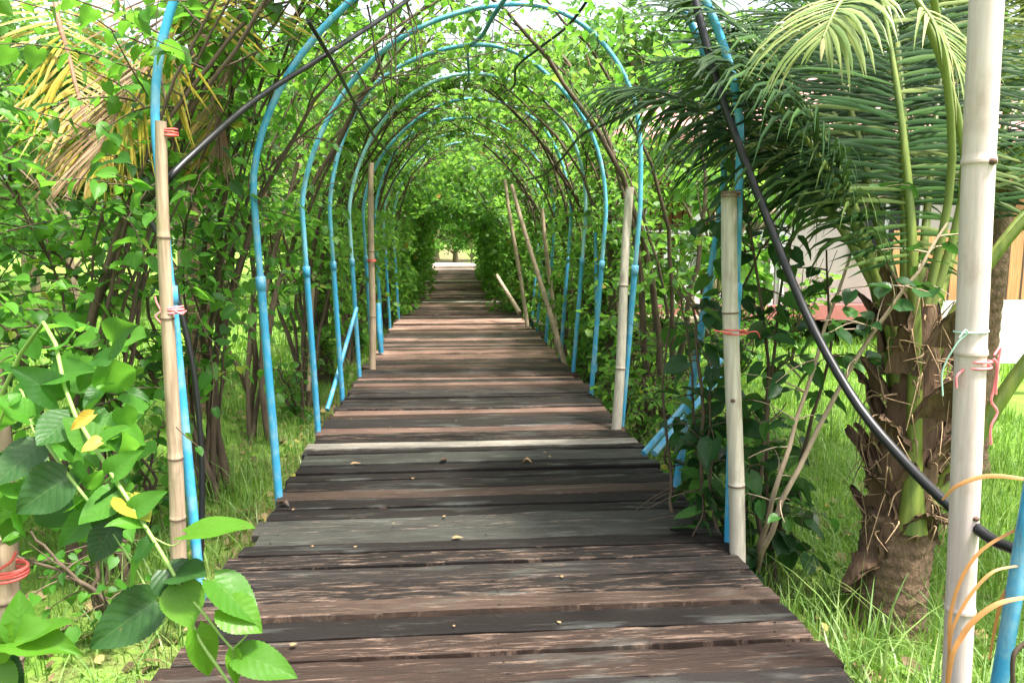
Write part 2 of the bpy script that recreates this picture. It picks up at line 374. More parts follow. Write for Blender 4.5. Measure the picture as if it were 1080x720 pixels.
# ------------------------------------------------------------------ leaves
def leaf_grid(rows, cols, serr=0, fold=.13, droop=.22, heart=.16, width=.42):
    v = np.linspace(0, 1, rows); u = np.linspace(-1, 1, cols)
    Vv, Uu = np.meshgrid(v, u, indexing='ij')
    wv = width*np.sin(math.pi*np.clip(v, 0.001, 1)**.62)**.85; wv[0] = width*.42*(1 if heart > 0 else .1); wv[-1] = .004
    if serr: wv = wv*(1+serr*np.where(np.arange(rows) % 2 == 0, -1, 1))
    x = Uu*wv[:, None]; y = Vv-heart*np.abs(Uu)**1.3*(1-Vv)**3.2
    z = fold*np.abs(Uu)**1.2*wv[:, None]*2-droop*Vv**2+.03*np.sin(Vv*9)*np.abs(Uu)
    P = np.stack([x, y, z], -1).reshape(-1, 3)
    i = np.arange(rows-1)[:, None]*cols; j = np.arange(cols-1)[None]
    q = np.stack([i+j, i+j+1, i+cols+j+1, i+cols+j], -1).reshape(-1, 4)
    uv = np.stack([Uu*.5+.5, Vv], -1).reshape(-1, 2)
    return P, q, uv
LOD = {0: leaf_grid(29, 9, .026), 1: leaf_grid(8, 5, .05), 2: leaf_grid(5, 3), 3: leaf_grid(3, 3, heart=.05)}
def put_leaves(b, lod, pos, tip, nor, size, mat=0):
    """vectorised: every leaf from base point, tip direction, face normal and length"""
    P, q, uv = LOD[lod] if isinstance(lod, int) else lod
    pos = np.asarray(pos, float); n = len(pos)
    if n == 0: return
    T = nrm(tip); N = np.asarray(nor, float); N = nrm(N-T*np.sum(N*T, -1, keepdims=True)); X = np.cross(T, N)
    size = np.broadcast_to(np.asarray(size, float), (n,))
    wsc = rng.uniform(.8, 1.12, n)[:, None, None]; curl = rng.uniform(.3, 1.9, n)[:, None, None]
    V = (P[None, :, 0:1]*wsc*X[:, None]+P[None, :, 1:2]*T[:, None]+P[None, :, 2:3]*curl*N[:, None])*size[:, None, None]+pos[:, None]
    Q = (q[None]+np.arange(n)[:, None, None]*len(P)).reshape(-1, 4)
    b.add(V.reshape(-1, 3), Q, mat, np.tile(uv, (n, 1)))

def inside_tunnel(P, narrow=1.0, top=1.0):
    dx = (P[:, 0]-XC); z = P[:, 2]
    lo = (z < 1.57) & (np.abs(dx) < 1.04*narrow) & (z > -.2)
    hi = (z >= 1.57) & (dx**2+((z-1.57)*top)**2 < (1.16*narrow)**2)
    return lo | hi

class Grower:
    """stems with twigs and leaves; leaf sites are collected, then filtered and meshed"""
    def __init__(s): s.pos = []; s.tip = []; s.nor = []; s.size = []
    def leaf(s, p, d, size, up=.9):
        n = np.array([rng.normal(0, .5), rng.normal(0, .5), up]); s.pos.append(p); s.tip.append(d); s.nor.append(n); s.size.append(size)
    def twig(s, b, p, d, length, ls, step=.055, droop=.5, sides=4, r=.005, mat=0, from_t=.12):
        n = 7; P = [np.array(p, float)]; d = nrm(d)
        for k in range(n-1):
            d = nrm(d+np.array([rng.normal(0, .12), rng.normal(0, .12), -droop/n+rng.normal(0, .08)])); P.append(P[-1]+d*length/(n-1))
        P = np.array(P)
        b.tube(P, np.linspace(r, r*.35, n), sides, mat, False)
        m = max(2, int(length/step))
        for k in range(m):
            t = from_t+(1-from_t)*(k+rng.random()*.6)/m; t = min(t, .999); q = t*(n-1); i = int(q); f = q-i
            pt = P[i]*(1-f)+P[min(i+1, n-1)]*f; dd = P[min(i+1, n-1)]-P[max(i-1, 0)]; dd = nrm(dd)
            side = nrm(np.cross(dd, [0, 0, 1])+rng.normal(0, .25, 3))*(1 if k % 2 else -1)
            tip = dd*U(.1, .6)+side*U(.5, 1)+np.array([0, 0, U(-.7, .15)])
            s.leaf(pt+nrm(tip)*.02, tip, ls*U(.6, 1.25))
    def flush(s, b, lod, mat=0, keep=None):
        if not s.pos: return
        P, T, N, Z = map(np.array, (s.pos, s.tip, s.nor, s.size))
        if keep is not None: k = keep(P); P, T, N, Z = P[k], T[k], N[k], Z[k]
        put_leaves(b, lod, P, T, N, Z, mat); s.pos, s.tip, s.nor, s.size = [], [], [], []

def mulberry(x, y, side, label, n_in=4, n_out=3, lod=1, ls=.085, twigs=15, step=.055, mat='leaf', narrow=1., zmax=3.4, yspread=1., r0=None, extra=None, group=None, stemr=(.016, .034), low=True, out_reach=1.6, curtain=0, top=1.0, cur_ang=(0, 1.25)):
    root = thing('mulberry_tree', (x, y, GZ), label, 'tree', group)
    r0 = abs(x-XC); g = Grower()
    def wp(P): P = np.array(P, float); return np.stack([XC+side*P[:, 0], y+P[:, 2], P[:, 1]], -1)
    for k in range(n_in+n_out):
        inn = k < n_in
        p0 = (r0+U(-.1, .12), GZ-.05, U(-.14, .14))
        if inn: C4 = [p0, (r0+U(-.1, .4), U(.7, 1.1), U(-.3, .3)*yspread), (U(1.2, 1.55)*narrow, U(2.1, 2.5), U(-.7, .7)*yspread), (U(-.3, .75), U(2.75, zmax), U(-1.1, 1.1)*yspread)]
        else: C4 = [p0, (r0+U(0, .3), U(.5, .9), U(-.3, .3)), (r0+U(.2, .9), U(1.3, 2.0), U(-.6, .6)*yspread), (r0+U(.2, out_reach), U(1.7, zmax), U(-1, 1)*yspread)]
        P = wp(bez(C4, 20)); wob = rng.normal(0, .034, P.shape); wob[0] = 0; P = P+np.cumsum(wob, 0)*.55
        sb = MB(); ra = U(*stemr); rad = np.linspace(ra, ra*.3, 20)*(1+rng.uniform(-.1, .1, 20)); rad[0] *= 1.3
        sb.tube(P, rad, 8 if lod <= 1 else 6)
        nt_ = int(twigs*U(.8, 1.2))
        for q in range(nt_):
            t = U(.16 if low else .35, 1)
            i = min(int(t*19), 18); p = P[i]+(P[i+1]-P[i])*(t*19-i); tg = nrm(P[i+1]-P[i])
            out = np.array([side*U(-.2, 1.0), rng.normal(0, .75), U(-.25, .8)])
            if p[2] > 2.3: out = np.array([rng.normal(0, .8), rng.normal(0, .8), U(-.45, .9)])
            g.twig(sb, p, out+tg*.35, U(.28, .8), ls, step, r=.0055 if lod <= 1 else .007)
        for q in range(int(twigs*.8)):
            i = rng.integers(7, 19); g.leaf(P[i]+rng.normal(0, .02, 3), np.array([rng.normal(0, 1), rng.normal(0, 1), U(-.6, .4)]), ls*U(.6, 1.1))
        sb.build('stem', M['bark'], root)
    fb = MB()
    if curtain:
        for q in range(curtain):
            s_ = U(*cur_ang); rr = 1.17*narrow+abs(rng.normal(.06, .16))
            if s_ < .5: r_, z_ = rr, GZ+.1+(1.5-GZ)*s_*2
            else:
                ph = (s_-.5)*math.pi; r_, z_ = rr*math.cos(ph), 1.57+rr/top*math.sin(ph)
            p = np.array([XC+side*r_, y+U(-.75, .75), z_]); g.twig(fb, p, np.array([rng.normal(0, 1)-side*.2, rng.normal(0, 1), U(-1, .5)]), U(.14, .34), ls*.95, step, droop=.6, r=.003, sides=3, mat=1)
    if extra: extra(g, fb)
    g.flush(fb, lod, 0, lambda P: ~inside_tunnel(P, narrow*(1.02 if narrow == 1 else .95), top) | (rng.random(len(P)) < .03))
    fb.build('foliage', [M[mat], M['bark']], root)
    return root
ORD = ['first', 'second', 'third', 'fourth', 'fifth', 'sixth', 'seventh', 'eighth', 'ninth', 'tenth', 'eleventh', 'twelfth', 'thirteenth', 'fourteenth', 'fifteenth', 'sixteenth', 'seventeenth', 'eighteenth', 'nineteenth', 'twentieth']

# ------------------------------------------------------------------ trees of the tunnel
LEFTMOST = dict(stemr=(.009, .017), zmax=2.5, out_reach=.7)
def hang(g, fb):
    for k in range(9):
        p = np.array([U(-.45, -.1), U(4.3, 4.9), U(2.35, 2.75)])
        g.twig(fb, p, np.array([U(-.1, .7), U(-.3, .3), -1]), U(.35, .6), .075, .05, droop=.4, r=.006, mat=1)
left = [(-2.25, 2.8), (-1.62, 3.55), (-1.45, 4.75), (-1.5, 6.0)]
mulberry(*left[0], -1, 'leafy mulberry tree nearest on the left, beside the first bamboo stake', 0, 10, 1, .07, 20, mat='leaf', **LEFTMOST)
mulberry(*left[1], -1, 'dark branched mulberry tree on the left behind the bamboo stake with red ties', 9, 2, 1, .07, 16, mat='leaf', stemr=(.006, .022), curtain=150, cur_ang=(.22, 1.2), out_reach=.7)
mulberry(*left[2], -1, 'many stemmed mulberry tree on the left with a leafy bunch hanging into the tunnel', 9, 2, 1, .07, 15, mat='leaf', extra=hang, stemr=(.007, .025), curtain=160, cur_ang=(.28, 1.3), out_reach=.8)
mulberry(*left[3], -1, 'mulberry tree on the left standing beyond the bunch of hanging leaves', 5, 2, 1, .075, 14, mat='leaf_pale', out_reach=1.0, curtain=130, cur_ang=(.42, 1.3), low=False)
GR = 'trees arching over the boardwalk'
protoL = mulberry(-1.4, 7.3, -1, 'mulberry tree on the left where the thin bamboo stake stands by the deck', 4, 3, 2, .08, 17, .05, mat='leaf_pale', group=GR, out_reach=1.2, curtain=210, cur_ang=(.3, 1.2), low=False)
protoM = mulberry(-1.4, 8.5, -1, 'mulberry tree on the left just past the thin bamboo stake', 4, 3, 2, .085, 19, .05, mat='leaf_pale', group=GR, out_reach=1.3, curtain=240, cur_ang=(.15, 1.2))
mulberry(1.65, 5.9, 1, 'slender mulberry tree right of the leaning grey bamboo pole', 4, 1, 1, .065, 9, mat='leaf_pale', out_reach=.6, group=GR, curtain=110, cur_ang=(.3, 1.2))
protoR = mulberry(1.6, 7.1, 1, 'mulberry tree on the right just past the leaning grey bamboo pole', 5, 2, 2, .075, 19, .05, mat='leaf_pale', group=GR, out_reach=.9, curtain=230, cur_ang=(.08, 1.25))
protoS = mulberry(1.6, 8.3, 1, 'mulberry tree on the right just before the plank side walkway', 5, 3, 2, .08, 20, .05, mat='leaf_pale', group=GR, out_reach=1.2, curtain=240, cur_ang=(.08, 1.25))
protoF = mulberry(-1.2, 13.6, -1, 'dense mulberry tree deep in the tunnel on the left', 4, 2, 3, .11, 15, .055, mat='leaf_pale', group=GR, narrow=.78, top=1.25, out_reach=1.2, curtain=300, cur_ang=(.06, 1.25))
k = 0
for yy, pr, sx in [(9.7, protoL, -1.35), (10.9, protoM, -1.3), (12.2, protoL, -1.25)]:
    dup(pr, (sx, yy, GZ), 0, U(.95, 1.05), '%s mulberry tree on the left past the thin bamboo stake' % ORD[k+1]); k += 1
k = 0
for yy, pr, sx in [(9.5, protoR, 1.55), (10.7, protoS, 1.5)]:
    dup(pr, (sx, yy, GZ), 0, U(.92, 1.0), ['mulberry tree on the right beside the near edge of the plank side walkway', 'mulberry tree on the right in front of the side walkway junction'][k]); k += 1
protoD = mulberry(-1.15, 16.0, -1, 'x', 4, 2, 3, .11, 15, .055, mat='leaf', group=GR, narrow=.76, top=1.3, out_reach=1.2, curtain=320, cur_ang=(.2, 1.25))
LF = 'dense mulberry trees closing the far dark end of the tunnel'
protoF['label'] = LF; protoD['label'] = LF
yy = 14.8; q = 0
while yy < 31:
    f = min(1, (yy-14)/12)
    q += 1; dup(protoD if q % 3 == 0 else protoF, (-1.2+.06*f+U(-.15, .12), yy, GZ), U(-.25, .25), (U(.9, 1.15), 1, U(.82, 1.08)), LF); yy += 1.25 if yy < 24 else 1.7
yy = 12.9
while yy < 31:
    f = min(1, (yy-14)/12)
    q += 1; dup(protoD if q % 3 == 0 else protoF, (1.5-.06*f+U(-.12, .15), yy, GZ), math.pi+U(-.25, .25), (U(.9, 1.15), 1, U(.82, 1.08)), LF); yy += 1.25 if yy < 24 else 1.7

# ------------------------------------------------------------------ blue pipe arches
def arch(y, xl, xr, skew, top, label, zs=1.5, faded=False, joint=1.08, lean=.07, leanr=.12, gg='blue pipe arches over the boardwalk', rr=1.0):
    root = thing('pipe_arch', (XC, y, GZ), label, 'arch', gg)
    a_l = np.array([xl, y+U(-.03, .03), GZ-.02]); a_r = np.array([xr, y+U(-.03, .03), GZ-.02])
    s_l = np.array([xl-lean, y, zs]); s_r = np.array([xr+leanr, y, zs])
    for a, s_ in ((a_l, s_l), (a_r, s_r)):
        f = (joint-a[2])/(s_[2]-a[2]); j = a+(s_-a)*f
        b = MB(); b.tube([a, a+(j-a)*.5, j], .0205*rr, 12); leg = b.build('leg', M['pvc'], root)
        d = nrm(s_-a); b = MB(); b.tube([j-d*.035, j-d*.033, j+d*.033, j+d*.035], [.022*rr, .0248*rr, .0248*rr, .019*rr], 12); b.build('coupling', M['pvc'], leg)
    fl = (joint-a_l[2])/(s_l[2]-a_l[2]); jl = a_l+(s_l-a_l)*fl; jr = a_r+(s_r-a_r)*fl
    ph = np.linspace(math.pi, 0, 40); c = (s_l[0]+s_r[0])/2; ra = (s_r[0]-s_l[0])/2
    arc = np.stack([c+ra*np.cos(ph)*np.abs(np.cos(ph))**-.06+skew*np.sin(ph)**1.5, y+0*ph+.02*np.sin(ph*3), zs+(top-zs)*np.sin(ph)], -1)
    arc = arc+np.stack([.012*np.sin(ph*5+y*7), .02*np.sin(ph*4+y*3), .012*np.sin(ph*6+y*11)], -1)*np.sin(ph)[:, None]**.5
    P = np.vstack([[jl], [jl*.5+s_l*.5], arc, [jr*.5+s_r*.5], [jr]])
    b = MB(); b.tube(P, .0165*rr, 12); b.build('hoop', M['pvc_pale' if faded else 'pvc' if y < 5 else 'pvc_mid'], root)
    return root
A = [(1.72, -1.40, 1.385, 0, 2.8), (3.03, -1.03, 1.19, -.08, 2.85), (3.79, -.87, 1.13, .20, 2.75), (5.15, -.90, 1.17, .27, 2.80), (6.25, -.89, 1.16, .02, 2.80), (7.2, -.86, 1.16, .10, 2.78),
     (8.35, -.86, 1.20, .12, 2.76), (9.8, -.88, 1.22, .0, 2.80), (11.1, -.88, 1.25, .05, 2.78), (12.4, -.84, 1.32, .0, 2.8)]
for i, a in enumerate(A):
    lab = '%s blue pipe arch over the boardwalk, counted from the front' % ORD[i]
    if i == 0: lab = 'nearest blue pipe arch, only its right leg showing at the frame edge'
    if i == 5: lab = 'pale faded pipe arch, sixth from the front over the boardwalk'
    arch(a[0], *a[1:], lab, faded=(i in (5, 8, 9)), zs=1.5 if i != 1 else 1.66, leanr={1: -.03, 2: .24}.get(i, .12))

def hosething(name, P, r, label, cat, mat='hose', n=48, sides=10):
    b = MB(); b.tube(smooth_path(P, n), r, sides); return tag(b.build(name, M[mat]), label, cat)
hosething('hose', [at(722, -60, 3.05), at(733, 0, 2.97), at(762, 105, 2.9), at(802, 212, 2.8), at(850, 330, 2.62), at(900, 420, 2.4), at(950, 482, 2.2), at(1000, 532, 2.0), at(1045, 568, 1.85), at(1100, 606, 1.7), (1.6, 1.45, .1), (1.75, 1.0, -.26)],
          .0155, 'thick black hose slanting down across the right side past the palm', 'hose')
hosething('hose', [at(470, -40, 4.9), at(430, 0, 4.5), at(345, 57, 3.85), at(270, 105, 3.45), at(200, 166, 3.08), at(172, 195, 3.02), at(150, 216, 3.3)],
          .013, 'black hose running along the left shoulder of the nearest arches', 'hose')
hosething('hose', [at(150, 222, 3.3), at(172, 258, 3.16), at(190, 325, 3.12), at(204, 390, 3.1), at(212, 470, 3.08), at(213, 540, 3.06), at(211, 610, 3.04)], .011, 'black hose hanging beside the bamboo stake with two red ties', 'hose')
hosething('rod', [at(735, 92, 4.1), at(705, 103, 4.6), at(668, 116, 5.16), at(640, 130, 5.7), at(613, 143, 6.27), at(592, 168, 7.2), at(574, 184, 7.9), at(555, 190, 9)], .012, 'black rod tied along the right shoulder of the third and fourth arches', 'rod')
hosething('rod', [at(640, -30, 4.6), at(602, 24, 5.16), at(570, 50, 5.7), at(545, 71, 6.27), at(541, 92, 7.0), at(520, 100, 8.3)], .010, 'black rod tied near the top of the third and fourth arches', 'rod')
hosething('rod', [at(325, 22, 3.4), at(350, 64, 3.9), at(376, 112, 5.15), at(399, 150, 6.3), at(420, 170, 8.2)], .010, 'black rod tied along the left shoulder of the third and fourth arches', 'rod')
hosething('pipe', [at(546, -20, 4.6), at(521, 16, 5.18), at(508, 38, 5.8), at(493, 50, 6.27)], .015, 'blue pipe joining the tops of the third and fourth arches', 'pipe', 'pvc')
hosething('pipe', [at(493, 52, 6.26), at(495, 86, 7.2)], .011, 'short blue pipe hanging between the fourth and the faded arch', 'pipe', 'pvc', 6)
# loose blue pipes leaning beside the walk
for P, r, lab in [([at(679, 478, 4.05), at(720, 430, 4.3), at(766, 372, 4.6)], .019, 'upper of two slanting blue pipes right of the deck behind the bamboo post'),
                  ([at(690, 478, 3.95), at(725, 437, 4.2), at(770, 385, 4.5)], .019, 'lower of two slanting blue pipes right of the deck behind the bamboo post'),
                  ([at(345, 432, 6.0), at(356, 395, 6.3), at(376, 325, 6.9)], .018, 'slanting blue pipe left of the deck below the thin bamboo stake'),
                  ([at(628, 392, 7.0), at(629, 330, 7.1), at(628, 245, 7.2)], .017, 'upright blue pipe in the leaves right of the leaning grey bamboo'),
                  ([at(402, 372, 8.6), at(400, 350, 8.6), at(399, 320, 8.7)], .03, 'short thick blue pipe at the left edge of the deck by the thin stake')]:
    hosething('pipe', P, r, lab, 'pipe', 'pvc', 8)

# ------------------------------------------------------------------ bamboo poles
def bamboo(p0, p1, r0, r1, mat, nodes, label, nodemat='node', scars=(), gg=None, bend=.012, cat='bamboo pole', name='bamboo_pole'):
    p0 = np.array(p0, float); p1 = np.array(p1, float); L = np.linalg.norm(p1-p0)
    ts = np.linspace(0, 1, 50); nodes = list(nodes)
    ex = sorted(set(list(ts)+[min(1, max(0, n+d/L)) for n in nodes for d in (-.012, -.004, .004, .012)]))
    ex = np.array(ex); P = p0+(p1-p0)*ex[:, None]; P[:, 0] += bend*np.sin(ex*math.pi*1.7+.4)*L*.4
    rad = r0+(r1-r0)*ex
    for n in nodes: rad = rad*(1+.10*np.exp(-((ex-n)*L/.007)**2))
    root = thing(name, p0, label, cat, gg)
    b = MB(); b.tube(P, rad, 18); b.build('culm', M[mat], root)
    for n in nodes:
        i = int(np.argmin(np.abs(ex-n))); d = nrm(p1-p0); b = MB()
        b.tube([P[i]-d*.0035, P[i], P[i]+d*.0035], [rad[i]*1.005, rad[i]*1.025, rad[i]*1.005], 18, 0, False); b.build('node_ring', M[nodemat], root)
    for (n, ang, w_, h_) in scars:
        i = int(np.argmin(np.abs(ex-n))); d = np.array([math.cos(ang), math.sin(ang), 0]); b = MB()
        c = P[i]+d*rad[i]*.96; ph = np.linspace(0, 6.283, 13)[:-1]; sd = np.cross(d, [0, 0, 1])
        for lv, (s_, o_) in enumerate([(1, 0), (.7, .006), (.25, .009)]):
            pass
        V = np.concatenate([[c+sd*w_*s_*math.cos(q)+np.array([0, 0, 1])*h_*s_*math.sin(q)+d*o_ for q in ph] for s_, o_ in [(1, 0), (.75, .007), (.2, .010)]]+[[c+d*.009]])
        f = [(j+l*12, (j+1) % 12+l*12, (j+1) % 12+(l+1)*12, j+(l+1)*12) for l in range(2) for j in range(12)]
        b.add(V, f); b.add(V, [(24+j, 24+(j+1) % 12, 36) for j in range(12)]); b.build('knot', M['scar'], root)
    return root
pl = onz(186, 640, GZ); 
bamboo(at(188, 640, 2.97), at(171, 128, 2.93), .031, .020, 'bamboo', (.20, .33, .62, .78), 'brown bamboo stake with two red ties beside the first left pipe')
bamboo(at(777, 636, 2.93), at(770, 203, 3.0), .033, .031, 'bamboo_grey', (.30, .72), 'grey weathered bamboo post tied to the right leg of the second arch', scars=[(.52, -2.0, .010, .008)])
bamboo(at(1004, 790, 1.93), at(1044, -50, 1.93), .037, .040, 'bamboo_white', (.20, .535, .765), 'tall bleached white bamboo pole at the right with pink string', 'node_pale', scars=[(.765, -1.35, .012, .010), (.335, -1.35, .010, .008)], bend=.004)
bamboo(at(648, 470, 5.02), at(665, 198, 5.25), .035, .028, 'bamboo_grey', (.30, .62), 'leaning grey bamboo pole by the right leg of the third arch')
bamboo(at(392, 402, 7.55), at(392, 172, 7.7), .034, .028, 'bamboo', (.3, .6), 'thin bamboo stake with a red tie on the left beside a blue leg')
bamboo(at(8, 740, 1.76), at(1, 520, 1.78), .034, .028, 'bamboo', (.2, .5, .8), 'brown bamboo stake with a red tie at the left edge of the picture')
for a, c_, r, lab in [((598, 395, 7.9), (540, 195, 8.6), .03, 'dry leaning stick right of the deck nearest the side walkway'), ((588, 372, 9.2), (572, 220, 9.3), .032, 'upright pale stake beside the side walkway opening'),
                      ((556, 345, 10.5), (533, 190, 11.0), .03, 'long pale stick leaning over the deck from the right'), ((548, 330, 11.4), (524, 290, 12.0), .035, 'short pale stick propped at the right edge of the far deck'),
                      ((325, 412, 7.2), (331, 300, 7.3), .02, 'thin brown stake in the leaves left of the deck')]:
    bamboo(at(*a), at(*c_), r, r*.75, 'bamboo', (.35, .7), lab, cat='stake', name='stake')

def tie(c, r, mat, label, turns=3, tails=(), ell=1.0, cord=.0035, off=(0, 0)):
    c = np.array(c, float); ph = np.linspace(0, turns*2*math.pi, turns*22)
    P = c+np.stack([r*ell*np.cos(ph)+off[0], r*np.sin(ph)+off[1], (ph/ph[-1]-.5)*.022+.004*np.sin(ph*.7+1)], -1)
    root = thing('string_tie', c, label, 'string'); b = MB(); b.tube(P, cord, 6); b.build('coil', M[mat], root)
    for tl in tails:
        b = MB(); b.tube(smooth_path([c+np.array(q) for q in tl], 22), cord, 5); b.build('tail', M[mat], root)
p = at(177, 141, 2.95); tie(p, .030, 'red', 'red string tie at the top of the brown bamboo stake', ell=1.15)
p = at(182, 327, 2.96); tie(p, .036, 'pink', 'pink red string knotted halfway up the brown bamboo stake', ell=1.1, tails=[[(-.03, -.03, .0), (-.045, -.03, .03), (-.05, -.03, .055)], [(-.03, -.03, 0), (-.05, -.035, -.02), (-.035, -.03, -.045)], [(.02, -.035, 0), (.045, -.03, -.012), (.06, -.03, .0)]])
p = at(9, 602, 1.74); tie(p, .038, 'red', 'red string wound round the bamboo stake at the left edge', 5, [[(.0, -.04, .02), (.03, -.04, .04), (.04, -.035, .06)]])
p = at(771, 205, 2.98); tie(p, .037, 'wire', 'rusty wire round the top of the grey bamboo post', 3)
p = at(776, 350, 2.97); tie(p, .040, 'red', 'thin red string tying the grey bamboo post to its blue pipe', 2, [[(.03, -.03, 0), (.07, -.04, .005), (.09, -.03, -.02)], [(-.03, -.03, 0), (-.06, -.04, .004), (-.1, -.02, .01)]], 1.2, .0028)
p = at(1027, 384, 1.93); tie(p, .042, 'pink', 'pink string tied round the white bamboo pole with long loose ends', 2,
    [[(.03, -.035, .02), (.045, -.03, .0), (.05, -.02, -.06), (.045, -.02, -.10), (.065, -.02, -.13), (.05, -.02, -.17), (.055, -.02, -.22)], [(.03, -.035, .03), (.05, -.03, .05), (.047, -.03, 0), (.055, -.02, -.08)], [(-.042, -.02, -.01), (-.06, -.02, -.03), (-.058, -.02, -.06)]], 1.0, .0034)
p = at(1024, 350, 1.93); tie(p, .041, 'mint', 'thin mint green string hanging from the white bamboo pole', 1, [[(-.03, -.03, .0), (-.06, -.03, -.03), (-.085, -.02, -.10), (-.08, -.02, -.17)], [(-.03, -.03, 0), (-.045, -.04, .01), (-.06, -.04, -.01)]], 1.0, .0022)
p = at(392, 275, 7.62); tie(p, .04, 'red', 'red tie on the thin bamboo stake beside the far blue legs', 2, cord=.006)

# ------------------------------------------------------------------ palms
def frond(root, base, az, el, L, droop, mats, pet=.035, leaf=.62, nl=46, roll=0, start=.22, hangf=.35, wid=.030, path=None, name='frond', label=None, curl=0, vee=.25, fwa=(.35, .75)):
    """rachis arching over under its weight with two rows of drooping leaflets. mats: rachis, leaflets left, leaflets right"""
    base = np.array(base, float); n = 26; P = [base]; a = R(az); e = R(el)
    for k in range(n-1):
        t = k/(n-1); ee = e-R(droop)*t**1.5; aa = a+R(curl)*t
        P.append(P[-1]+np.array([math.cos(aa)*math.cos(ee), math.sin(aa)*math.cos(ee), math.sin(ee)])*L/(n-1))
    P = np.array(P) if path is None else smooth_path(path, n); T = nrm(np.gradient(P, axis=0))
    b = MB(); rad = pet*(1-np.linspace(0, 1, n))**1.1*.62+.004; rad[:3] += pet*.5*np.array([1, .5, .15])
    b.tube(P, rad, 8)
    sdv = nrm(np.cross(T, [0, 0, 1]))
    seg = 5
    for sgn, mi in ((-1, 1), (1, 2)):
        for k in range(nl):
            t = start+(1-start)*(k+.5+rng.uniform(-.25, .25))/nl
            q = t*(n-1); i = min(int(q), n-2); f = q-i; p = P[i]*(1-f)+P[i+1]*f; tg = T[i]; sd = sdv[i]*sgn; up = np.cross(sd, tg)*sgn
            if up[2] < 0: up = -up
            tt = (t-start)/(1-start)
            ll = leaf*(.45+.75*math.sin(math.pi*min(1, tt*.86+.12))**.8)*U(.85, 1.08)*(1-.45*tt**4)
            fw = fwa[0]+fwa[1]*tt+rng.normal(0, .07); d = nrm(sd*math.cos(fw)+tg*math.sin(fw)+up*(vee+rng.normal(0, .06)))
            c = p.copy(); pts = [c.copy()]; g = hangf*U(.7, 1.35)
            for j in range(seg):
                d = nrm(d+np.array([0, 0, -1])*g*(j+1)/seg*.55); c = c+d*ll/seg; pts.append(c.copy())
            pts = np.array(pts); tgl = nrm(np.gradient(pts, axis=0)); wv = nrm(np.cross(tgl, up+.001)); nv = np.cross(wv, tgl)
            prof = np.array([.35, .9, 1, .85, .55, .06])*wid*U(.8, 1.15)*.5
            Lf = pts+wv*prof[:, None]-nv*prof[:, None]*.35; Rt = pts-wv*prof[:, None]-nv*prof[:, None]*.35
            V = np.concatenate([Lf, pts, Rt]); m = seg+1; jx = np.arange(seg)
            Fq = np.concatenate([np.stack([jx, jx+1, m+jx+1, m+jx], -1), np.stack([m+jx, m+jx+1, 2*m+jx+1, 2*m+jx], -1)])
            uv = np.tile(np.stack([np.full(m, .5), np.linspace(0, 1, m)], -1), (3, 1))
            b.add(V, Fq, mi, uv)
    o = b.build(name, [M[q] for q in mats], root)
    if label: o['label'] = label
    return o
def palm_trunk(root, p0, h, r0, r1, rings=14, lean=(0, 0), sides=28, mat='palm_trunk'):
    n = rings*4; t = np.linspace(0, 1, n); ph = np.arange(sides)/sides*6.2832
    rad = r0+(r1-r0)*t**.6
    ringw = 1+.075*np.abs(np.sin(t*rings*math.pi))**.5
    V = []
    k = rng.uniform(0, 6.28, 4)
    for i in range(n):
        rr = rad[i]*ringw[i]*(1+.05*np.sin(ph*3+k[0]+t[i]*4)+.035*np.sin(ph*7+k[1]-t[i]*9)+rng.normal(0, .018, sides))
        if t[i] < .12: rr = rr*(1+.25*(1-t[i]/.12)**2)
        V.append(np.stack([p0[0]+lean[0]*t[i]+rr*np.cos(ph), p0[1]+lean[1]*t[i]+rr*np.sin(ph), p0[2]+h*t[i]+rng.normal(0, .004, sides)], -1))
    V = np.concatenate(V); i = np.arange(n-1)[:, None]*sides; j = np.arange(sides)[None]; kk = (j+1) % sides
    b = MB(); b.add(V, np.stack([i+j, i+kk, i+sides+kk, i+sides+j], -1).reshape(-1, 4)); b.add(V[-sides:], [np.arange(sides)])
    return b.build('trunk', M[mat], root)
def boot(root, p, az, el, L, w, mat='husk'):
    """old leaf base: a tapering curved husk"""
    a = R(az); n = 9; P = [np.array(p, float)]; e = R(el)
    for k in range(n-1):
        e -= R(U(2, 9)); P.append(P[-1]+np.array([math.cos(a)*math.cos(e), math.sin(a)*math.cos(e), math.sin(e)])*L/(n-1))
    P = np.array(P); T = nrm(np.gradient(P, axis=0)); sd = nrm(np.cross(T, [0, 0, 1.01])); nv = np.cross(sd, T)
    u = np.linspace(-1, 1, 7); t = np.linspace(0, 1, n); wv = w*(1-.75*t**1.2)*(1+rng.normal(0, .05, n)); wv[-1] *= .6
    top = P[:, None]+sd[:, None]*(u[None, :, None]*wv[:, None, None]*.5)+nv[:, None]*((.35*(1-u[None, :, None]**2)-.1)*wv[:, None, None]*.5)
    bot = top-nv[:, None]*(.018*(1-.6*t))[:, None, None]
    V = np.concatenate([top.reshape(-1, 3), bot.reshape(-1, 3)])+rng.normal(0, .0045, (2*n*7, 3))
    i = np.arange(n-1)[:, None]*7; j = np.arange(6)[None]; q = np.stack([i+j, i+j+1, i+7+j+1, i+7+j], -1).reshape(-1, 4)
    o_ = n*7; e1 = [(k*7, k*7+7, k*7+7+o_, k*7+o_) for k in range(n-1)]+[(k*7+6+o_, k*7+13+o_, k*7+13, k*7+6) for k in range(n-1)]+[((n-1)*7+k, (n-1)*7+k+1, (n-1)*7+k+1+o_, (n-1)*7+k+o_) for k in range(6)]
    b = MB(); b.add(V, np.concatenate([q[:, ::-1], q+o_, np.array(e1)])); b.build('leaf_base', M[mat], root)
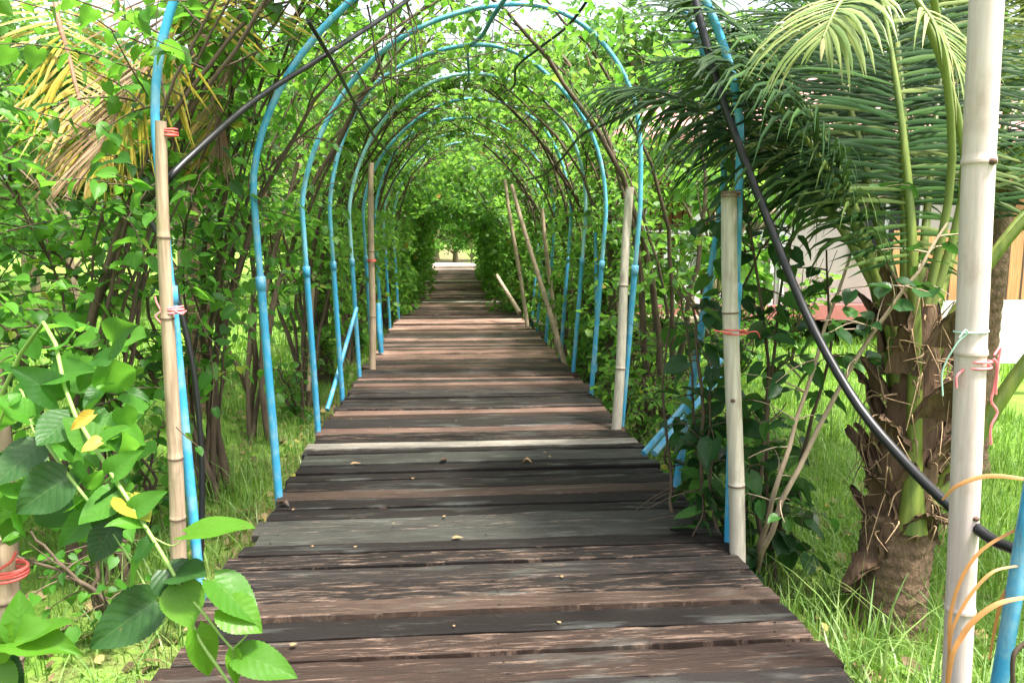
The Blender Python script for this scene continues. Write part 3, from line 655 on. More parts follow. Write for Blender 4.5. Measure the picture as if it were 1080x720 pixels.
def right_palm():
    p0 = onz(934, 655, GZ); p0[2] = GZ-.03; root = thing('coconut_palm', p0, 'stout young coconut palm with a shaggy brown trunk beside the white bamboo pole', 'palm tree')
    palm_trunk(root, p0, .52, .150, .125, 10, (.03, 0))
    c = p0+np.array([.04, 0, .52])
    cb = MB(); cb.tube([c+(0, 0, -.08), c+(0, 0, .2), c+(.02, .0, .5), c+(.02, 0, .85)], [.115, .12, .10, .05], 16); cb.build('crown_heart', M['husk'], root)
    for k in range(26):
        az = k*137.5+U(-12, 12); z = -.14+.036*k; a = R(az)
        boot(root, c+np.array([math.cos(a)*.105, math.sin(a)*.105, z]), az, U(76, 96), U(.16, .30), U(.11, .17))
    boot(root, c+np.array([-.10, -.07, .02]), 215, -60, .30, .06); boot(root, c+np.array([-.14, -.02, -.18]), 190, -20, .20, .12)
    boot(root, c+np.array([.13, -.05, -.02]), 330, 15, .22, .09)
    fb = MB()
    for k in range(170):
        a = U(0, 6.28); z = U(-.1, .85); r_ = .12-.03*z; q0 = c+np.array([math.cos(a)*r_, math.sin(a)*r_, z]); q1 = q0+np.array([math.cos(a+U(-.6, .6))*.06, math.sin(a+U(-.6, .6))*.06, U(-.02, .1)]); q2 = q1+np.array([rng.normal(0, .05), rng.normal(0, .05), U(-.22, .02)])
        fb.tube(smooth_path([q0, q1, q2], 7), np.linspace(U(.002, .006), .001, 7), 4, 0, False)
    tag(fb.build('fibre', M['fibre'], root), kind='stuff')
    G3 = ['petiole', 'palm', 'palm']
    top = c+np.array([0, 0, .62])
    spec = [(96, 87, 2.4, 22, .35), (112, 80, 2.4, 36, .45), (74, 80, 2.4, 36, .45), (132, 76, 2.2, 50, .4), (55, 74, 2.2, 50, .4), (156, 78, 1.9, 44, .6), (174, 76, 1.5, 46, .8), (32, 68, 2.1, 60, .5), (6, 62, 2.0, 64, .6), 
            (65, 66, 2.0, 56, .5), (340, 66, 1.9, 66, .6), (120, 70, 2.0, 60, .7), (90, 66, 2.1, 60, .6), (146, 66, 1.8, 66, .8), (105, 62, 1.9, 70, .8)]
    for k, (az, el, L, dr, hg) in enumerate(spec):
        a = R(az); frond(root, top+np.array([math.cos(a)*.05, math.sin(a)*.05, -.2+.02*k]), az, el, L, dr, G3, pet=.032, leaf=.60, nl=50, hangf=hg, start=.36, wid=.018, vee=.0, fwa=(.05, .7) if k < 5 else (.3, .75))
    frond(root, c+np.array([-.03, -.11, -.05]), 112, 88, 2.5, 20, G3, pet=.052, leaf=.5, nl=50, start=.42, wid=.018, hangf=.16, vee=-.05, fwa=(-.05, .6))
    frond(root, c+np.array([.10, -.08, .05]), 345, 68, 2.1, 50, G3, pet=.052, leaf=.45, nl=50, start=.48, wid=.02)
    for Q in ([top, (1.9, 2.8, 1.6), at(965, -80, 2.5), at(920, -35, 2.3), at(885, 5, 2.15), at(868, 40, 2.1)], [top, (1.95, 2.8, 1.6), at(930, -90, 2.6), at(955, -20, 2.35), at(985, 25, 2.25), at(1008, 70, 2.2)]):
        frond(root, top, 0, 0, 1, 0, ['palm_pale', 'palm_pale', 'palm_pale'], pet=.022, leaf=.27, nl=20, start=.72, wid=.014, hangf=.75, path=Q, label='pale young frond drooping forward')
right_palm()
def back_palm():
    p0 = np.array([3.55, 4.9, GZ]); root = thing('coconut_palm', p0, 'taller coconut palm behind the white bamboo pole with pale drooping fronds', 'palm tree')
    palm_trunk(root, p0, 1.9, .15, .11, 24, (.1, 0)); c = p0+np.array([.1, 0, 1.95])
    for k in range(8): boot(root, c+np.array([math.cos(k*2.4)*.07, math.sin(k*2.4)*.07, -.15]), k*137.5, 65, .35, .12)
    for k, (az, el, L, dr, m) in enumerate([(185, 55, 2.3, 75, 0), (205, 60, 2.6, 80, 0), (225, 55, 2.6, 85, 1), (165, 66, 2.3, 70, 0), (240, 70, 2.8, 90, 0), (150, 50, 2.4, 70, 0), (270, 55, 2.6, 80, 0), (300, 55, 2.6, 75, 0), (20, 55, 2.8, 75, 0), (70, 60, 2.8, 75, 0), (110, 55, 2.8, 70, 0), (330, 60, 2.6, 70, 0), (195, 30, 2.0, 60, 0), (255, 42, 2.6, 65, 2)]):
        ms = [['petiole', 'palm', 'palm'], ['petiole', 'palm_pale', 'palm_pale'], ['petiole', 'palm_dry', 'palm_pale']][m]
        frond(root, c, az, el, L, dr, ms, leaf=.66, nl=64, hangf=.5, wid=.016, vee=.1)
back_palm()
def left_palm():
    p0 = np.array([-2.25, 6.7, GZ]); root = thing('coconut_palm', p0, 'coconut palm on the left with hanging brown and yellow dry fronds', 'palm tree')
    palm_trunk(root, p0, 3.9, .10, .075, 40, (.35, -.2)); c = p0+np.array([.35, -.2, 3.95])
    for k in range(7): boot(root, c+np.array([math.cos(k*2.4)*.06, math.sin(k*2.4)*.06, -.15]), k*137.5, 65, .35, .11)
    frond(root, c, 0, 0, 3, 0, ['palm_dry', 'palm_yellow', 'palm_dry'], leaf=.66, nl=66, hangf=.10, wid=.017, start=.3, vee=.0, path=[c, (-1.62, 5.3, 3.5), at(215, -40, 4.0), at(180, 35, 3.75), at(132, 105, 3.55), at(98, 172, 3.4)], label='dry frond, brown on one side and yellow on the other')
    frond(root, c, 0, 0, 3, 0, ['palm_dry', 'palm_dry', 'palm_yellow'], leaf=.7, nl=84, hangf=.14, wid=.017, start=.3, path=[c, (-1.5, 5.6, 3.6), at(300, -60, 4.4), at(265, 20, 4.2), at(235, 95, 4.1), at(222, 160, 4.0)])
    frond(root, c, 0, 0, 3, 0, ['palm_dry', 'palm_yellow', 'palm_yellow'], leaf=.5, nl=64, hangf=.3, wid=.017, start=.3, path=[c, (-2.3, 5.6, 3.4), at(60, -20, 4.3), at(75, 70, 4.1), at(90, 130, 4.0), at(100, 190, 3.9)])
    for az, el in [(30, 60), (80, 55), (130, 50), (175, 48), (300, 55), (340, 45), (205, 62), (100, 75)]:
        frond(root, c, az, el, 2.8, 75, ['petiole', 'palm', 'palm'], leaf=.65, nl=46, hangf=.4)
left_palm()

# ------------------------------------------------------------------ right-hand shrub of dark leaves, stem leaning to the palm
def shrub(name, base, label, stems, lod, ls, mat, cat='shrub', tw=9, bark_='bark', lo=.2, tl=(.2, .5), step=.06, rad=.012, group=None):
    root = thing(name, base, label, cat, group); g = Grower()
    for P in stems:
        P = smooth_path(P, 16); P = P+np.cumsum(rng.normal(0, .008, P.shape), 0); b = MB(); b.tube(P, np.linspace(rad, rad*.35, 16), 7)
        for k in range(tw):
            t = U(lo, 1); i = min(int(t*15), 14); g.twig(b, P[i], np.array([rng.normal(0, 1), rng.normal(0, .8), U(-.2, .7)]), U(*tl), ls, step, droop=.7, r=.004)
        b.build('stem', M[bark_], root)
    fb = MB(); g.flush(fb, lod, 0, lambda P: ~inside_tunnel(P, .86 if mat == 'leaf_dark' else .97)); fb.build('foliage', M[mat], root); return root
bs = np.array([1.48, 3.25, GZ])
shrub('mulberry_shrub', bs, 'dark leaved mulberry shrub around the grey bamboo post on the right', [
    [bs, at(800, 520, 3.2), at(810, 400, 3.3), at(785, 250, 3.35), at(750, 120, 3.4)], [bs, at(745, 520, 3.4), at(735, 420, 3.5), at(722, 300, 3.6)],
    [bs+(0, .1, 0), at(840, 480, 3.3), at(862, 380, 3.3), at(858, 270, 3.4)], [bs, at(760, 560, 3.2), at(740, 480, 3.3), at(730, 380, 3.3)],
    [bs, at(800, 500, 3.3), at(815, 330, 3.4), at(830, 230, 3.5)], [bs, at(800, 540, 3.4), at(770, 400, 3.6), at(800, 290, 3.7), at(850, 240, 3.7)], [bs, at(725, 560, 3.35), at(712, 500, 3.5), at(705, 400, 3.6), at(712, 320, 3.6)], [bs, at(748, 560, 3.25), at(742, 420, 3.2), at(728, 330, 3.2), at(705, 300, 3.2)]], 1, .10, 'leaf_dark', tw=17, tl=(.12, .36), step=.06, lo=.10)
bs2 = onz(797, 612, GZ)
shrub('mulberry_shrub', bs2, 'bare stemmed mulberry shrub slanting from the deck edge up to the palm', [
    [bs2, at(820, 560, 2.85), at(870, 450, 2.8), at(930, 345, 2.75), at(975, 290, 2.7), at(1010, 240, 2.7)], [bs2, at(812, 540, 2.9), at(850, 430, 2.95), at(890, 300, 3.0), at(930, 180, 3)]],
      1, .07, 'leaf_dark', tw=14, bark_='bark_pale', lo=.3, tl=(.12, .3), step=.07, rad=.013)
# young plants along the right edge between the arches
for k, (x, y, h, n, m, ls) in enumerate([(1.42, 4.6, .5, 5, 'leaf', .06), (1.6, 5.3, .7, 6, 'leaf_pale', .06), (1.38, 6.1, .8, 6, 'leaf_pale', .065), (1.5, 6.9, .9, 7, 'leaf_pale', .065), (1.45, 7.8, .8, 6, 'leaf', .065), (1.5, 8.7, .8, 6, 'leaf_pale', .07),
                                     (2.3, 6.6, .8, 8, 'leaf_pale', .06), (2.9, 7.6, .9, 8, 'leaf_pale', .07), (1.45, 5.7, .6, 7, 'leaf_pale', .055), (2.0, 5.0, .45, 7, 'leaf_pale', .05), (1.9, 7.3, 1.0, 8, 'leaf_pale', .07), (3.3, 8.6, 1.5, 12, 'leaf', .085), (4.4, 9.4, 1.3, 10, 'leaf_pale', .085)]):
    bb = np.array([x, y, GZ])
    shrub('young_shrub', bb, ['small green shrub hugging the right deck edge behind the slanting blue pipes', 'pale leafy shrub at the foot of the leaning grey bamboo pole', 'pale leafy shrub just past the leaning grey bamboo pole', 'taller pale shrub near the upright blue pipe in the leaves',
          'dark leafy shrub beside the right deck edge near the side walkway', 'pale leafy shrub tucked against the side walkway', 'broad pale shrub on the lawn seen behind the slanting blue pipes', 'broad pale shrub on the lawn nearest the house railing', 'low pale shrub between the leaning grey bamboo and the slanting blue pipes', 'low pale weed on the lawn just right of the slanting blue pipes', 'tall pale shrub standing clear of the deck before the side walkway', 'tall green shrub half hiding the white house railing', 'pale shrub in front of the white house wall'][k],
          [[bb, bb+(U(-.05, .25), U(-.1, .1), h*.5), bb+(U(-.05, .45), U(-.25, .25), h*U(.8, 1.2))] for q in range(n)], 2, ls, m, tw=8, tl=(.12, .34), step=.05, lo=.15)
for k, (x, y, h, n, m, ls) in enumerate([(-1.35, 3.0, .5, 3, 'leaf', .05), (-1.7, 4.2, .6, 5, 'leaf', .07), (-1.3, 6.6, .6, 5, 'leaf', .065), (-1.3, 8.2, .7, 6, 'leaf_pale', .07), (-1.25, 10.3, .8, 6, 'leaf', .08)]):
    bb = np.array([x, y, GZ])
    shrub('young_shrub', bb, ['small leafy weed at the foot of the stake with two red ties', 'low shrub among the mulberry stems on the left', 'low shrub behind the fourth arch on the left side', 'pale low shrub left of the deck by the thin bamboo stake', 'low shrub left of the far deck past the thin stake'][k],
          [[bb, bb+(U(-.25, .05), U(-.1, .1), h*.5), bb+(U(-.45, .05), U(-.25, .25), h*U(.8, 1.2))] for q in range(n)], 2, ls, m, tw=7, tl=(.1, .3), step=.05, lo=.2)

# ------------------------------------------------------------------ foreground mulberry branch, lower left
def fore():
    base = np.array([-1.18, 1.75, GZ]); root = thing('mulberry_shrub', base, 'foreground mulberry shrub with big glossy leaves at the lower left', 'shrub')
    D = 1.28
    sh = [[base, (-1.15, 1.7, .5), at(35, 350, 1.6), at(75, 430, 1.45), at(118, 500, 1.34), at(160, 566, D), at(188, 615, 1.25), at(207, 668, 1.22), at(232, 706, 1.2), at(252, 735, 1.18)],
          [at(40, 455, 1.5), at(75, 505, 1.42), at(118, 560, 1.36), at(150, 612, 1.33), at(165, 640, 1.31)],
          [at(188, 615, 1.25), at(216, 648, 1.22), at(246, 684, 1.2), at(285, 706, 1.18)], [at(246, 684, 1.2), at(262, 665, 1.2), at(255, 642, 1.2), at(235, 640, 1.2)],
          [at(160, 566, D), at(182, 575, 1.27), at(198, 564, 1.26)], [base, (-1.2, 1.5, .3), at(-30, 700, 1.35), at(20, 678, 1.3)], [(-1.15, 1.7, .45), at(10, 420, 1.6), at(40, 460, 1.5), at(90, 446, 1.45)]]
    for i, P in enumerate(sh):
        b = MB(); P = smooth_path(P, 30); r0 = [.0048, .0036, .0028, .0018, .0016, .003, .0032][i]; b.tube(P, np.linspace(r0, r0*.5, 30), 7); b.build('shoot', M['shoot'], root)
    camp = np.array([0, 0, H_])
    def L(lst, mat, name, lod=0):
        b = MB()
        for (bx, by, tx, ty, d0, d1, face, wsc) in lst:
            p = at(bx, by, d0); q = at(tx, ty, d1); Ln = np.linalg.norm(q-p)*.82; view = nrm(camp-p)
            n = view*face+np.array([0, 0, 1])*(1-abs(face))+rng.normal(0, .12, 3)
            Pg = LOD[lod]; g2 = Pg[0].copy(); g2[:, 0] *= wsc; put_leaves(b, (g2, Pg[1], Pg[2]), [p], [q-p], [n], [Ln])
        b.build(name, M[mat], root)
    # base px, tip px, depths, facing, width factor
    L([(197, 563, 282, 546, 1.26, 1.22, .2, .85), (238, 640, 284, 668, 1.2, 1.17, .6, 1.1), (226, 612, 286, 662, 1.22, 1.18, .3, .9), (252, 690, 326, 716, 1.19, 1.14, .5, .8), (207, 664, 228, 726, 1.22, 1.2, .7, .8), (190, 618, 203, 672, 1.24, 1.2, .75, 1.15),
       (8, 676, 86, 672, 1.3, 1.25, .5, .75), (18, 672, 22, 612, 1.3, 1.32, .6, .9), (-8, 690, 14, 652, 1.3, 1.28, .7, .95), (30, 676, 80, 642, 1.3, 1.28, .3, .9), (-6, 706, 16, 742, 1.3, 1.25, .6, 1), (102, 470, 60, 432, 1.42, 1.4, .6, 1.), (246, 686, 250, 730, 1.19, 1.16, .4, .7)], 'leaf_fresh', 'fresh_leaves')
    L([(164, 634, 74, 694, 1.31, 1.24, .75, 1.05), (186, 606, 220, 600, 1.25, 1.2, .5, 1.3), (176, 600, 205, 640, 1.26, 1.24, .55, 1.35), (118, 556, 90, 602, 1.36, 1.33, .6, 1), (70, 505, 0, 545, 1.42, 1.36, .7, 1.1), (40, 470, -20, 520, 1.5, 1.42, .6, 1.05), (128, 520, 100, 590, 1.34, 1.36, .7, .9), (-4, 700, 30, 735, 1.32, 1.28, .7, 1)], 'leaf_deep', 'dark_leaves')
    mid = [(118, 500, 148, 470, 1.34, 1.33, .6, 1), (100, 470, 140, 440, 1.36, 1.34, .3, .95), (60, 420, 10, 378, 1.48, 1.42, .65, 1.0), (75, 440, 30, 474, 1.44, 1.36, .3, 1.1), (128, 520, 70, 556, 1.33, 1.27, .5, .95), (150, 555, 108, 545, 1.29, 1.25, .2, 1),
           (140, 540, 178, 512, 1.3, 1.29, .55, .8), (160, 570, 135, 598, 1.28, 1.25, .4, 1), (130, 525, 165, 552, 1.32, 1.28, .2, 1), (55, 400, 98, 378, 1.5, 1.46, .6, .9), (30, 440, -10, 410, 1.52, 1.48, .4, 1.1), (95, 545, 50, 582, 1.38, 1.34, .65, .9), (150, 590, 122, 630, 1.32, 1.3, .3, .8)]
    for k in range(95):
        bx, by = U(-12, 138), U(340, 565); a = U(0, 6.28); l = U(22, 46); d_ = U(1.45, 1.8); mid.append((bx, by, bx+l*math.cos(a), by+l*math.sin(a)*.8+10, d_, d_+U(-.08, .08), U(.1, .8), U(.85, 1.1)))
    L(mid, 'leaf', 'leaves')
    L([(98, 437, 66, 455, 1.30, 1.28, .7, .75), (106, 466, 80, 474, 1.29, 1.27, .7, .95)], 'leaf_yellow', 'yellow_leaves')
fore()

# ------------------------------------------------------------------ dry strap leaves by the white pole
def straps():
    base = at(1000, 760, 1.72); base[2] = GZ; root = thing('dry_reed', base, 'dry orange strap leaves arching in front of the white bamboo pole', 'reed')
    for P, w_ in [([base, at(1000, 720, 1.74), at(1004, 640, 1.76), at(1030, 585, 1.76), at(1080, 555, 1.74), at(1110, 553, 1.72)], .009), ([base, at(1000, 700, 1.72), at(1010, 650, 1.72), at(1040, 608, 1.72), at(1068, 597, 1.72), at(1120, 594, 1.7)], .008),
                  ([base, at(1000, 720, 1.7), at(1015, 670, 1.7), at(1045, 640, 1.69), at(1078, 630, 1.68), at(1120, 628, 1.66)], .013), ([at(1120, 596, 1.74), at(1085, 606, 1.74), at(1060, 625, 1.74), at(1050, 660, 1.74), at(1044, 695, 1.74)], .010),
                  ([at(994, 527, 1.86), at(1010, 512, 1.85), at(1040, 502, 1.84), at(1075, 504, 1.82), at(1110, 512, 1.8)], .012)]:
        P = smooth_path(P, 30); T = nrm(np.gradient(P, axis=0)); cv = nrm(np.array([0, 0, H_])-P); tw = np.linspace(-.5, .6, 30)[:, None]
        sd = nrm(np.cross(T, cv)*np.cos(tw)+cv*np.sin(tw)); t = np.linspace(0, 1, 30); wd = w_*(.35+.65*np.sin(math.pi*np.clip(t*.9+.06, 0, 1)))[:, None]*.5
        nv = np.cross(T, sd); V = np.concatenate([P+sd*wd+nv*wd*.3, P, P-sd*wd+nv*wd*.3]); j = np.arange(29)
        b = MB(); b.add(V, np.concatenate([np.stack([j, j+1, 31+j, 30+j], -1), np.stack([30+j, 31+j, 61+j, 60+j], -1)]), 0, np.tile(np.stack([np.full(30, .5), t], -1), (3, 1))); b.build('strap_leaf', M['strap'], root)
    b = MB(); b.tube(smooth_path([at(1072, 760, 1.66), at(1068, 700, 1.66), at(1078, 680, 1.66), at(1110, 665, 1.64)], 16), .006, 6); b.build('dead_stem', M['bark'], root)
straps()

# ------------------------------------------------------------------ house on the right with its walkway
def house():
    x0, x1, y0, y1 = 5.0, 16.0, 11.2, 16.5; fz = .16
    t = thing('raised_house', (x0+4, y0, GZ), 'pale pink raised house with white railing seen behind the palm fronds', 'house')
    b = MB(); b.box((x0, y0, fz+.16), (x1, y0+.14, 2.75)); b.box((x0, y0+.143, fz+.16), (x0+.14, y1, 2.75)); b.build('wall', M['pinkwall'], t, False)
    b = MB(); b.box((2.7, y0-.32, fz-.06), (x1, y1, fz+.157)); b.build('floor_edge', M['fascia'], t, False)
    for x in np.arange(2.9, x1, 1.9):
        for yy in (y0-.15, y0+2.2):
            b = MB(); b.box((x-.08, yy-.08, GZ-.1), (x+.08, yy+.08, fz-.063)); b.build('stilt', M['beam'], t, False)
    # veranda at the left end: railing, posts
    rl = MB()
    for x in np.arange(2.82, 4.95, .16): rl.box((x-.033, y0-.27, .30), (x+.033, y0-.235, 1.33))
    o = rl.build('railing', M['white'], t, False)
    b = MB(); b.box((2.72, y0-.29, 1.333), (5.0, y0-.21, 1.42)); b.build('top_rail', M['white'], o, False)
    for x in (2.78, 3.62, 4.9):
        b = MB(); b.box((x-.07, y0-.205, fz+.16), (x+.07, y0-.07, 2.6)); b.build('post', M['white'], t, False)
    b = MB(); b.box((3.5, y1-2.6, fz+.16), (4.97, y1-2.5, 2.6)); b.build('veranda_wall', M['orange'], t, False)
    # roof
    b = MB(); xa, xb, ya, yb = 2.3, x1+.6, y0-.7, y1+.7; ym = (ya+yb)/2
    V = [(xa, ya, 2.62), (xb, ya, 2.62), (xb, yb, 2.62), (xa, yb, 2.62), (xa+2, ym, 4.1), (xb-2, ym, 4.1)]; V = V+[(p_[0], p_[1], p_[2]+.10) for p_ in V]
    b.add(V, [(6, 7, 11, 10), (8, 9, 10, 11), (0, 1, 7, 6), (2, 3, 9, 8), (1, 2, 8, 7), (3, 0, 6, 9)]); b.add(V, [(7, 8, 11), (9, 6, 10)]); b.add(V, [(3, 2, 1, 0)]); b.build('roof', M['roof'], t, False)
    for x in (6.6, 10.9, 13.4):
        f = MB(); f.box((x-.55, y0-.05, 1.0), (x+.55, y0-.003, 2.2)); fo = f.build('window_frame', M['white'], t, False)
        for s_ in (-.27, .27):
            g = MB(); g.box((x+s_-.23, y0-.07, 1.06), (x+s_+.23, y0-.053, 2.14)); g.build('pane', M['shade'], fo, False)
    b = MB(); b.box((7.9, y0-.06, fz+.35), (9.6, y0-.003, 2.35)); b.build('shutter', M['orange'], t, False)
house()
def side_walk():
    b = MB(); x = 1.3
    while x < 2.6:
        w_ = U(.12, .17); b.box((x, 11.35+U(-.03, .03), -.035), (x+w_, 12.55+U(-.03, .03), U(-.004, .004)), 0, tuple(q*U(.8, 1.4) for q in PINK)); x += w_+.01
    o = b.build('side_walkway', M['deck'], None, False, 'tone'); tag(o, kind='structure')
    b = MB(); b.box((1.25, 11.36, -.17), (2.65, 11.44, -.042)); b.build('beam', M['beam'], o, False)
side_walk()
t = thing('plank_bench', (2.35, 9.2, GZ), 'low plank bench on the lawn in front of the house railing', 'bench')
b = MB(); b.box((1.95, 9.0, .28), (3.1, 9.4, .34)); b.build('seat', M['bamboo'], t, False)
for x in (2.05, 3.0):
    b = MB(); b.box((x-.04, 9.05, GZ-.05), (x+.04, 9.35, .277)); b.build('leg', M['beam'], t, False)
t = thing('white_board', (5.4, 7.2, GZ), 'white board panel on dark legs behind the white bamboo pole', 'panel')
b = MB(); b.box((4.85, 7.2, .04), (6.6, 7.235, .68)); b.build('panel', M['white'], t, False)
for x in (5.3, 6.3):
    b = MB(); b.box((x-.03, 7.24, GZ-.05), (x+.03, 7.30, .66)); b.build('leg', M['beam'], t, False)
t = thing('slatted_fence', (7.5, 9.2, GZ), 'orange brown wooden fence behind the white board panel', 'fence')
b = MB(); b.box((5.55, 9.2, .35), (11, 9.24, 1.4)); b.build('boards', M['orange'], t, False)
for x in (5.7, 7.6, 9.5):
    b = MB(); b.box((x-.05, 9.243, GZ-.05), (x+.05, 9.33, 1.4)); b.build('post', M['beam'], t, False)

# ------------------------------------------------------------------ left side: pale trunks, background trees
def bgtree(x, y, h, cr, label, mat='leaf_bg', n=5200, ls=.16, trunkr=.12, group=None, low=.18):
    root = thing('broadleaf_tree', (x, y, GZ), label, 'tree', group); b = MB()
    P = np.array([(x, y, GZ-.1), (x+U(-.1, .1), y, h*.25), (x+U(-.2, .2), y+U(-.2, .2), h*.55), (x+U(-.3, .3), y, h*.9)]); P = smooth_path(P, 14); b.tube(P, np.linspace(trunkr, trunkr*.25, 14), 8)
    cl = []
    for k in range(26):
        a = U(0, 6.28); zz = U(low, 1)*h; rr = cr*math.sin(math.pi*min(.97, max(.12, (zz/h-low)/(1.05-low)*.8+.2)))**.7*U(.35, 1); c = np.array([x+rr*math.cos(a), y+rr*math.sin(a), zz])
        i = max(2, min(12, int(zz/h*11))); s_ = P[i-2 if i > 3 else 2]; b.tube(bez([s_, s_*.6+c*.4+(0, 0, .2), s_*.3+c*.7+(0, 0, .2), c], 6), np.linspace(trunkr*.35, .012, 6), 5, 0, False); cl.append((c, U(.45, .95)*cr*.42))
    b.build('trunk', M['bark_pale'], root)
    pos, tip = [], []
    for c, rc in cl:
        m = n//26; d = nrm(rng.normal(0, 1, (m, 3))); r_ = rc*rng.uniform(.35, 1, (m, 1))**.6; r_ = r_*(1+.35*np.sin(d[:, :1]*7+c[0])*np.cos(d[:, 1:2]*6)); pos.append(c+d*r_*np.array([1.15, 1.15, .75])); tip.append(d+np.array([0, 0, -.5]))
    pos = np.concatenate(pos); tip = np.concatenate(tip)+rng.normal(0, .5, (len(pos), 3)); nor = rng.normal(0, .55, (len(pos), 3))+np.array([0, 0, 1])
    fb = MB(); put_leaves(fb, 3, pos, tip, nor, ls*rng.uniform(.6, 1.3, len(pos))); fb.build('crown', M[mat], root); return root
GB = 'background trees round the lawn'; LB = 'leafy background tree standing beyond the lawn'
bt = [bgtree(-9, 15, 5.5, 2.6, LB, 'leaf_bg', group=GB), bgtree(-13, 17, 7, 3.2, LB, 'leaf_pale', group=GB), bgtree(-6, 17.5, 5.8, 2.6, LB, 'leaf', 5200, .15, group=GB)]
for k, (x, y, s_) in enumerate([(-11.5, 12.5, .8), (-16, 13, 1.), (-19, 18, 1.1), (-9.5, 20, 1.1), (-3.6, 19, .95), (-4.2, 24, 1.1), (-7.5, 26, 1.2), (-13, 25, 1.2), (-22, 24, 1.3), (-3, 31, 1), (-6, 34, 1.3), (-17, 32, 1.5), (4, 18.5, 1.1), (3.4, 22, 1), (7, 20.5, 1.25), (11, 20, 1.3), (16, 20.5, 1.3), (21, 18, 1.2), (20, 12, 1.1),
                                (3.2, 27, 1.1), (7, 29, 1.3), (13, 28, 1.4), (3, 33, 1.1), (-2.6, 39.5, .75), (3.0, 39.5, .75), (-1.0, 43.5, .7), (1.2, 43, .65), (.2, 46, 1.0), (-1.4, 48, 1.0), (.4, 52, 1.2), (2.2, 47, 1.0), (-5.5, 44, 1.4), (7, 42, 1.4), (-1, 58, 1.6), (4, 57, 1.6)]):
    dup(bt[k % 3], (x, y, GZ), U(0, 6.28), s_*U(.92, 1.08), LB, GB)
bgtree(2.75, 7.7, 3.3, 1.05, 'thin leafy tree partly hiding the house railing and roof', 'leaf_pale', 2300, .10, .045, low=.22)
# nearer trees at the left edge
bgtree(-3.6, 4.3, 3.0, .95, 'grey trunked leafy tree at the left edge behind the big leaves', 'leaf', 3000, .085, .07, low=.42)
for k, (x, y, dx, lab) in enumerate([(-1.95, 3.3, .03, 'pale brown post like trunk at the left edge, nearer of two'), (-2.2, 3.75, -.02, 'pale brown post like trunk at the left edge, farther of two')]):
    root = thing('tree_trunk', (x, y, GZ), lab, 'tree trunk'); P = smooth_path([(x, y, GZ-.05), (x+dx, y, .5), (x-dx, y+.05, 1.4), (x+dx*3, y, 2.6)], 20); b = MB(); b.tube(P, np.linspace(.055, .035, 20)*(1+rng.uniform(-.08, .08, 20)), 10); b.build('trunk', M['bark_pale'], root)
    fb = MB(); g = Grower()
    for q in range(20): g.twig(fb, P[rng.integers(6, 19)], np.array([rng.normal(0, 1), rng.normal(0, 1), U(-.1, .8)]), U(.3, .6), .075, .055, mat=1)
    g.flush(fb, 1); fb.build('foliage', [M['leaf'], M['bark']], root)

# ------------------------------------------------------------------ grass
def blades(n, xf, yf, h, w_, mat, name, lean=.5, seg=3, maxd=None, clear=.0):
    x = xf(n); y = yf(n); k = ((x < XL-.02+clear) | (x > XR+.02-clear)); x, y = x[k], y[k]; n = len(x)
    if maxd is not None: k = rng.random(n) < maxd(x, y); x, y = x[k], y[k]; n = len(x)
    hh = h*rng.uniform(.45, 1.25, n)*(1+.45*np.sin(x*5.1+2)*np.sin(y*4.3)); a = rng.uniform(0, 6.28, n); ln = np.abs(rng.normal(0, lean, n))
    base = np.stack([x, y, gz(x, y)-.01], -1); d = np.stack([np.cos(a), np.sin(a), 0*a], -1); s_ = np.stack([-np.sin(a+rng.normal(0, .6, n)), np.cos(a), 0*a], -1)
    V = []
    for j in range(seg+1):
        t = j/seg; c = base+d*(ln*hh*t**1.8)[:, None]+np.array([0, 0, 1])*(hh*(t-.28*t*t*np.minimum(1.6, ln)))[:, None]; ww = w_*(1-t**1.6)*.5+.0003
        V += [c-s_*ww, c+s_*ww]
    V = np.stack(V, 1); m = 2*(seg+1); q = np.array([(2*j, 2*j+1, 2*j+3, 2*j+2) for j in range(seg)])
    b = MB(); b.add(V.reshape(-1, 3), (q[None]+np.arange(n)[:, None, None]*m).reshape(-1, 4)); return tag(b.build(name, M[mat]), kind='stuff')
blades(100000, lambda n: rng.uniform(-4.5, 5.0, n), lambda n: 1.3+rng.random(n)**1.25*7.5, .13, .006, 'grass', 'grass', .55, 3, lambda x, y: np.where(x < 0, .35+.65*(np.sin(x*3+1)*np.sin(y*2.1) > -.2)*(np.clip((y-2.6)/2, .05, 1)), 1))
blades(60000, lambda n: rng.uniform(-11, 11, n), lambda n: rng.uniform(8, 19, n), .17, .016, 'grass', 'grass', .5, 2)
blades(9000, lambda n: np.where(rng.random(n) < .72, rng.uniform(1.2, 3.0, n), rng.uniform(-1.6, -.9, n)), lambda n: 1.4+rng.random(n)*4.5, .27, .0075, 'grass_long', 'tall_grass', .8, 4, lambda x, y: np.where(x < 0, .3, .4+.6*(np.sin(x*6)*np.sin(y*5+1) > 0)))

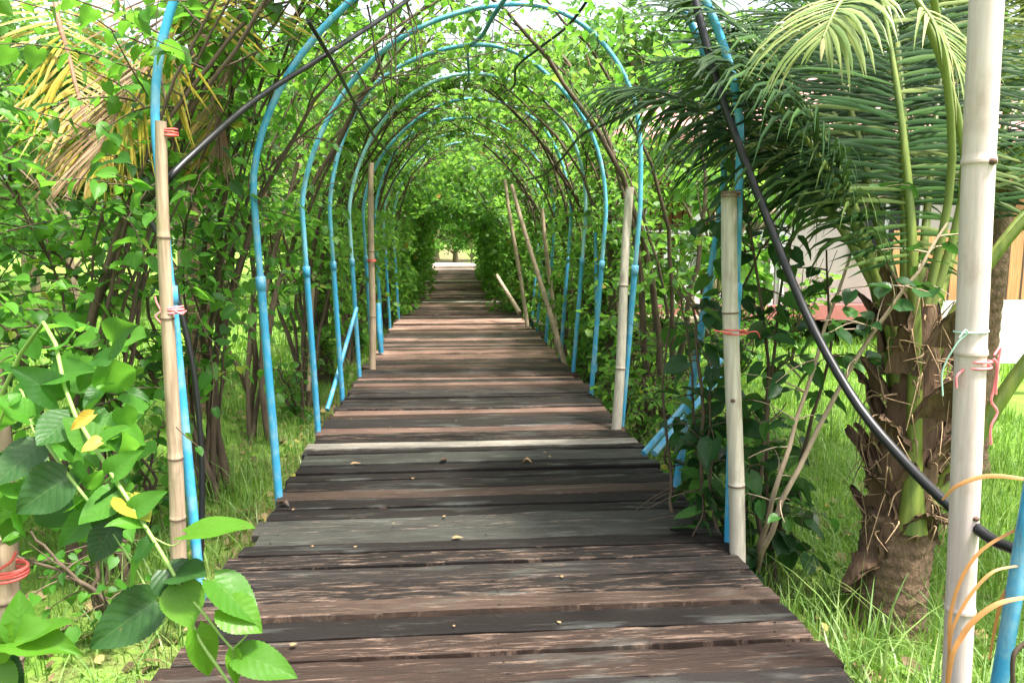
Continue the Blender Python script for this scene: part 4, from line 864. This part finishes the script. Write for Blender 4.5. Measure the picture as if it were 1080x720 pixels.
def litter():
    n = 1500; x = np.where(rng.random(n) < .6, rng.uniform(-2.6, -.9, n), rng.uniform(1.2, 2.6, n)); y = 1.3+rng.random(n)*8
    b = MB(); put_leaves(b, 2, np.stack([x, y, gz(x, y)+.012+rng.random(n)*.03], -1), np.stack([rng.normal(0, 1, n), rng.normal(0, 1, n), rng.normal(0, .25, n)], -1), rng.normal(0, .35, (n, 3))+[0, 0, 1], rng.uniform(.025, .075, n))
    tag(b.build('leaf_litter', leaf_mat('ground_litter', [(0, (.05, .03, .015)), (.5, (.16, .10, .05)), (.85, (.30, .22, .11)), (1, (.42, .33, .06))], (.3, .2, .1), .15, .7)), kind='stuff')
litter()
# ------------------------------------------------------------------ small things lying on the deck
def dry_leaf(px, py, size, lab, mat, rot):
    p = onz(px, py, .008); b = MB(); P, q, uv = LOD[0]; g2 = P.copy(); g2[:, 2] = .35*np.abs(g2[:, 0])+.12*np.sin(g2[:, 1]*5+rot); g2[:, 0] *= .8
    put_leaves(b, (g2, q, uv), [p], [(math.cos(rot), math.sin(rot), .05)], [(0, 0, 1)], [size]); tag(b.build('fallen_leaf', M[mat]), lab, 'fallen leaf')
M['litter'] = leaf_mat('dry_litter', [(0, (.20, .12, .06)), (1, (.30, .18, .09))], (.3, .2, .1), .1, .7)
M['litter_dark'] = leaf_mat('dark_litter', [(0, (.035, .015, .012)), (1, (.05, .02, .015))], (.06, .02, .01), .1, .6)
dry_leaf(371, 489, .055, 'curled brown dry leaf on the left of the pale planks', 'litter', .3)
dry_leaf(467, 485, .055, 'dark reddish dry leaf in the middle of the pale planks', 'litter_dark', 1.2)
dry_leaf(552, 487, .06, 'curled brown dry leaf on the right of the pale planks', 'litter', -.2)
dry_leaf(478, 567, .045, 'small tan dry leaf on the greenish plank nearer the camera', 'litter', .1)
dry_leaf(484, 305, .16, 'pale dry leaf far along the deck, left of a pair', 'litter', .5)
dry_leaf(506, 309, .18, 'pale dry leaf far along the deck, right of a pair', 'litter', .1)
dry_leaf(296, 531, .05, 'reddish dry scrap at the left deck edge beside a blue leg', 'litter_dark', -.4)

for k in range(16):
    p = np.array([U(XL+.1, XR-.1), U(2.2, 5.5), .009]); b = MB(); P, q, uv = LOD[1]; g2 = P.copy(); g2[:, 2] = .25*np.abs(g2[:, 0])+.06; a_ = U(0, 6.28)
    put_leaves(b, (g2, q, uv), [p], [(math.cos(a_), math.sin(a_), .03)], [(0, 0, 1)], [U(.010, .022)])
    tag(b.build('leaf_scrap', M['litter']), 'tiny tan scrap of dead leaf scattered on the near planks', 'leaf scrap', 'leaf scraps on the near planks')
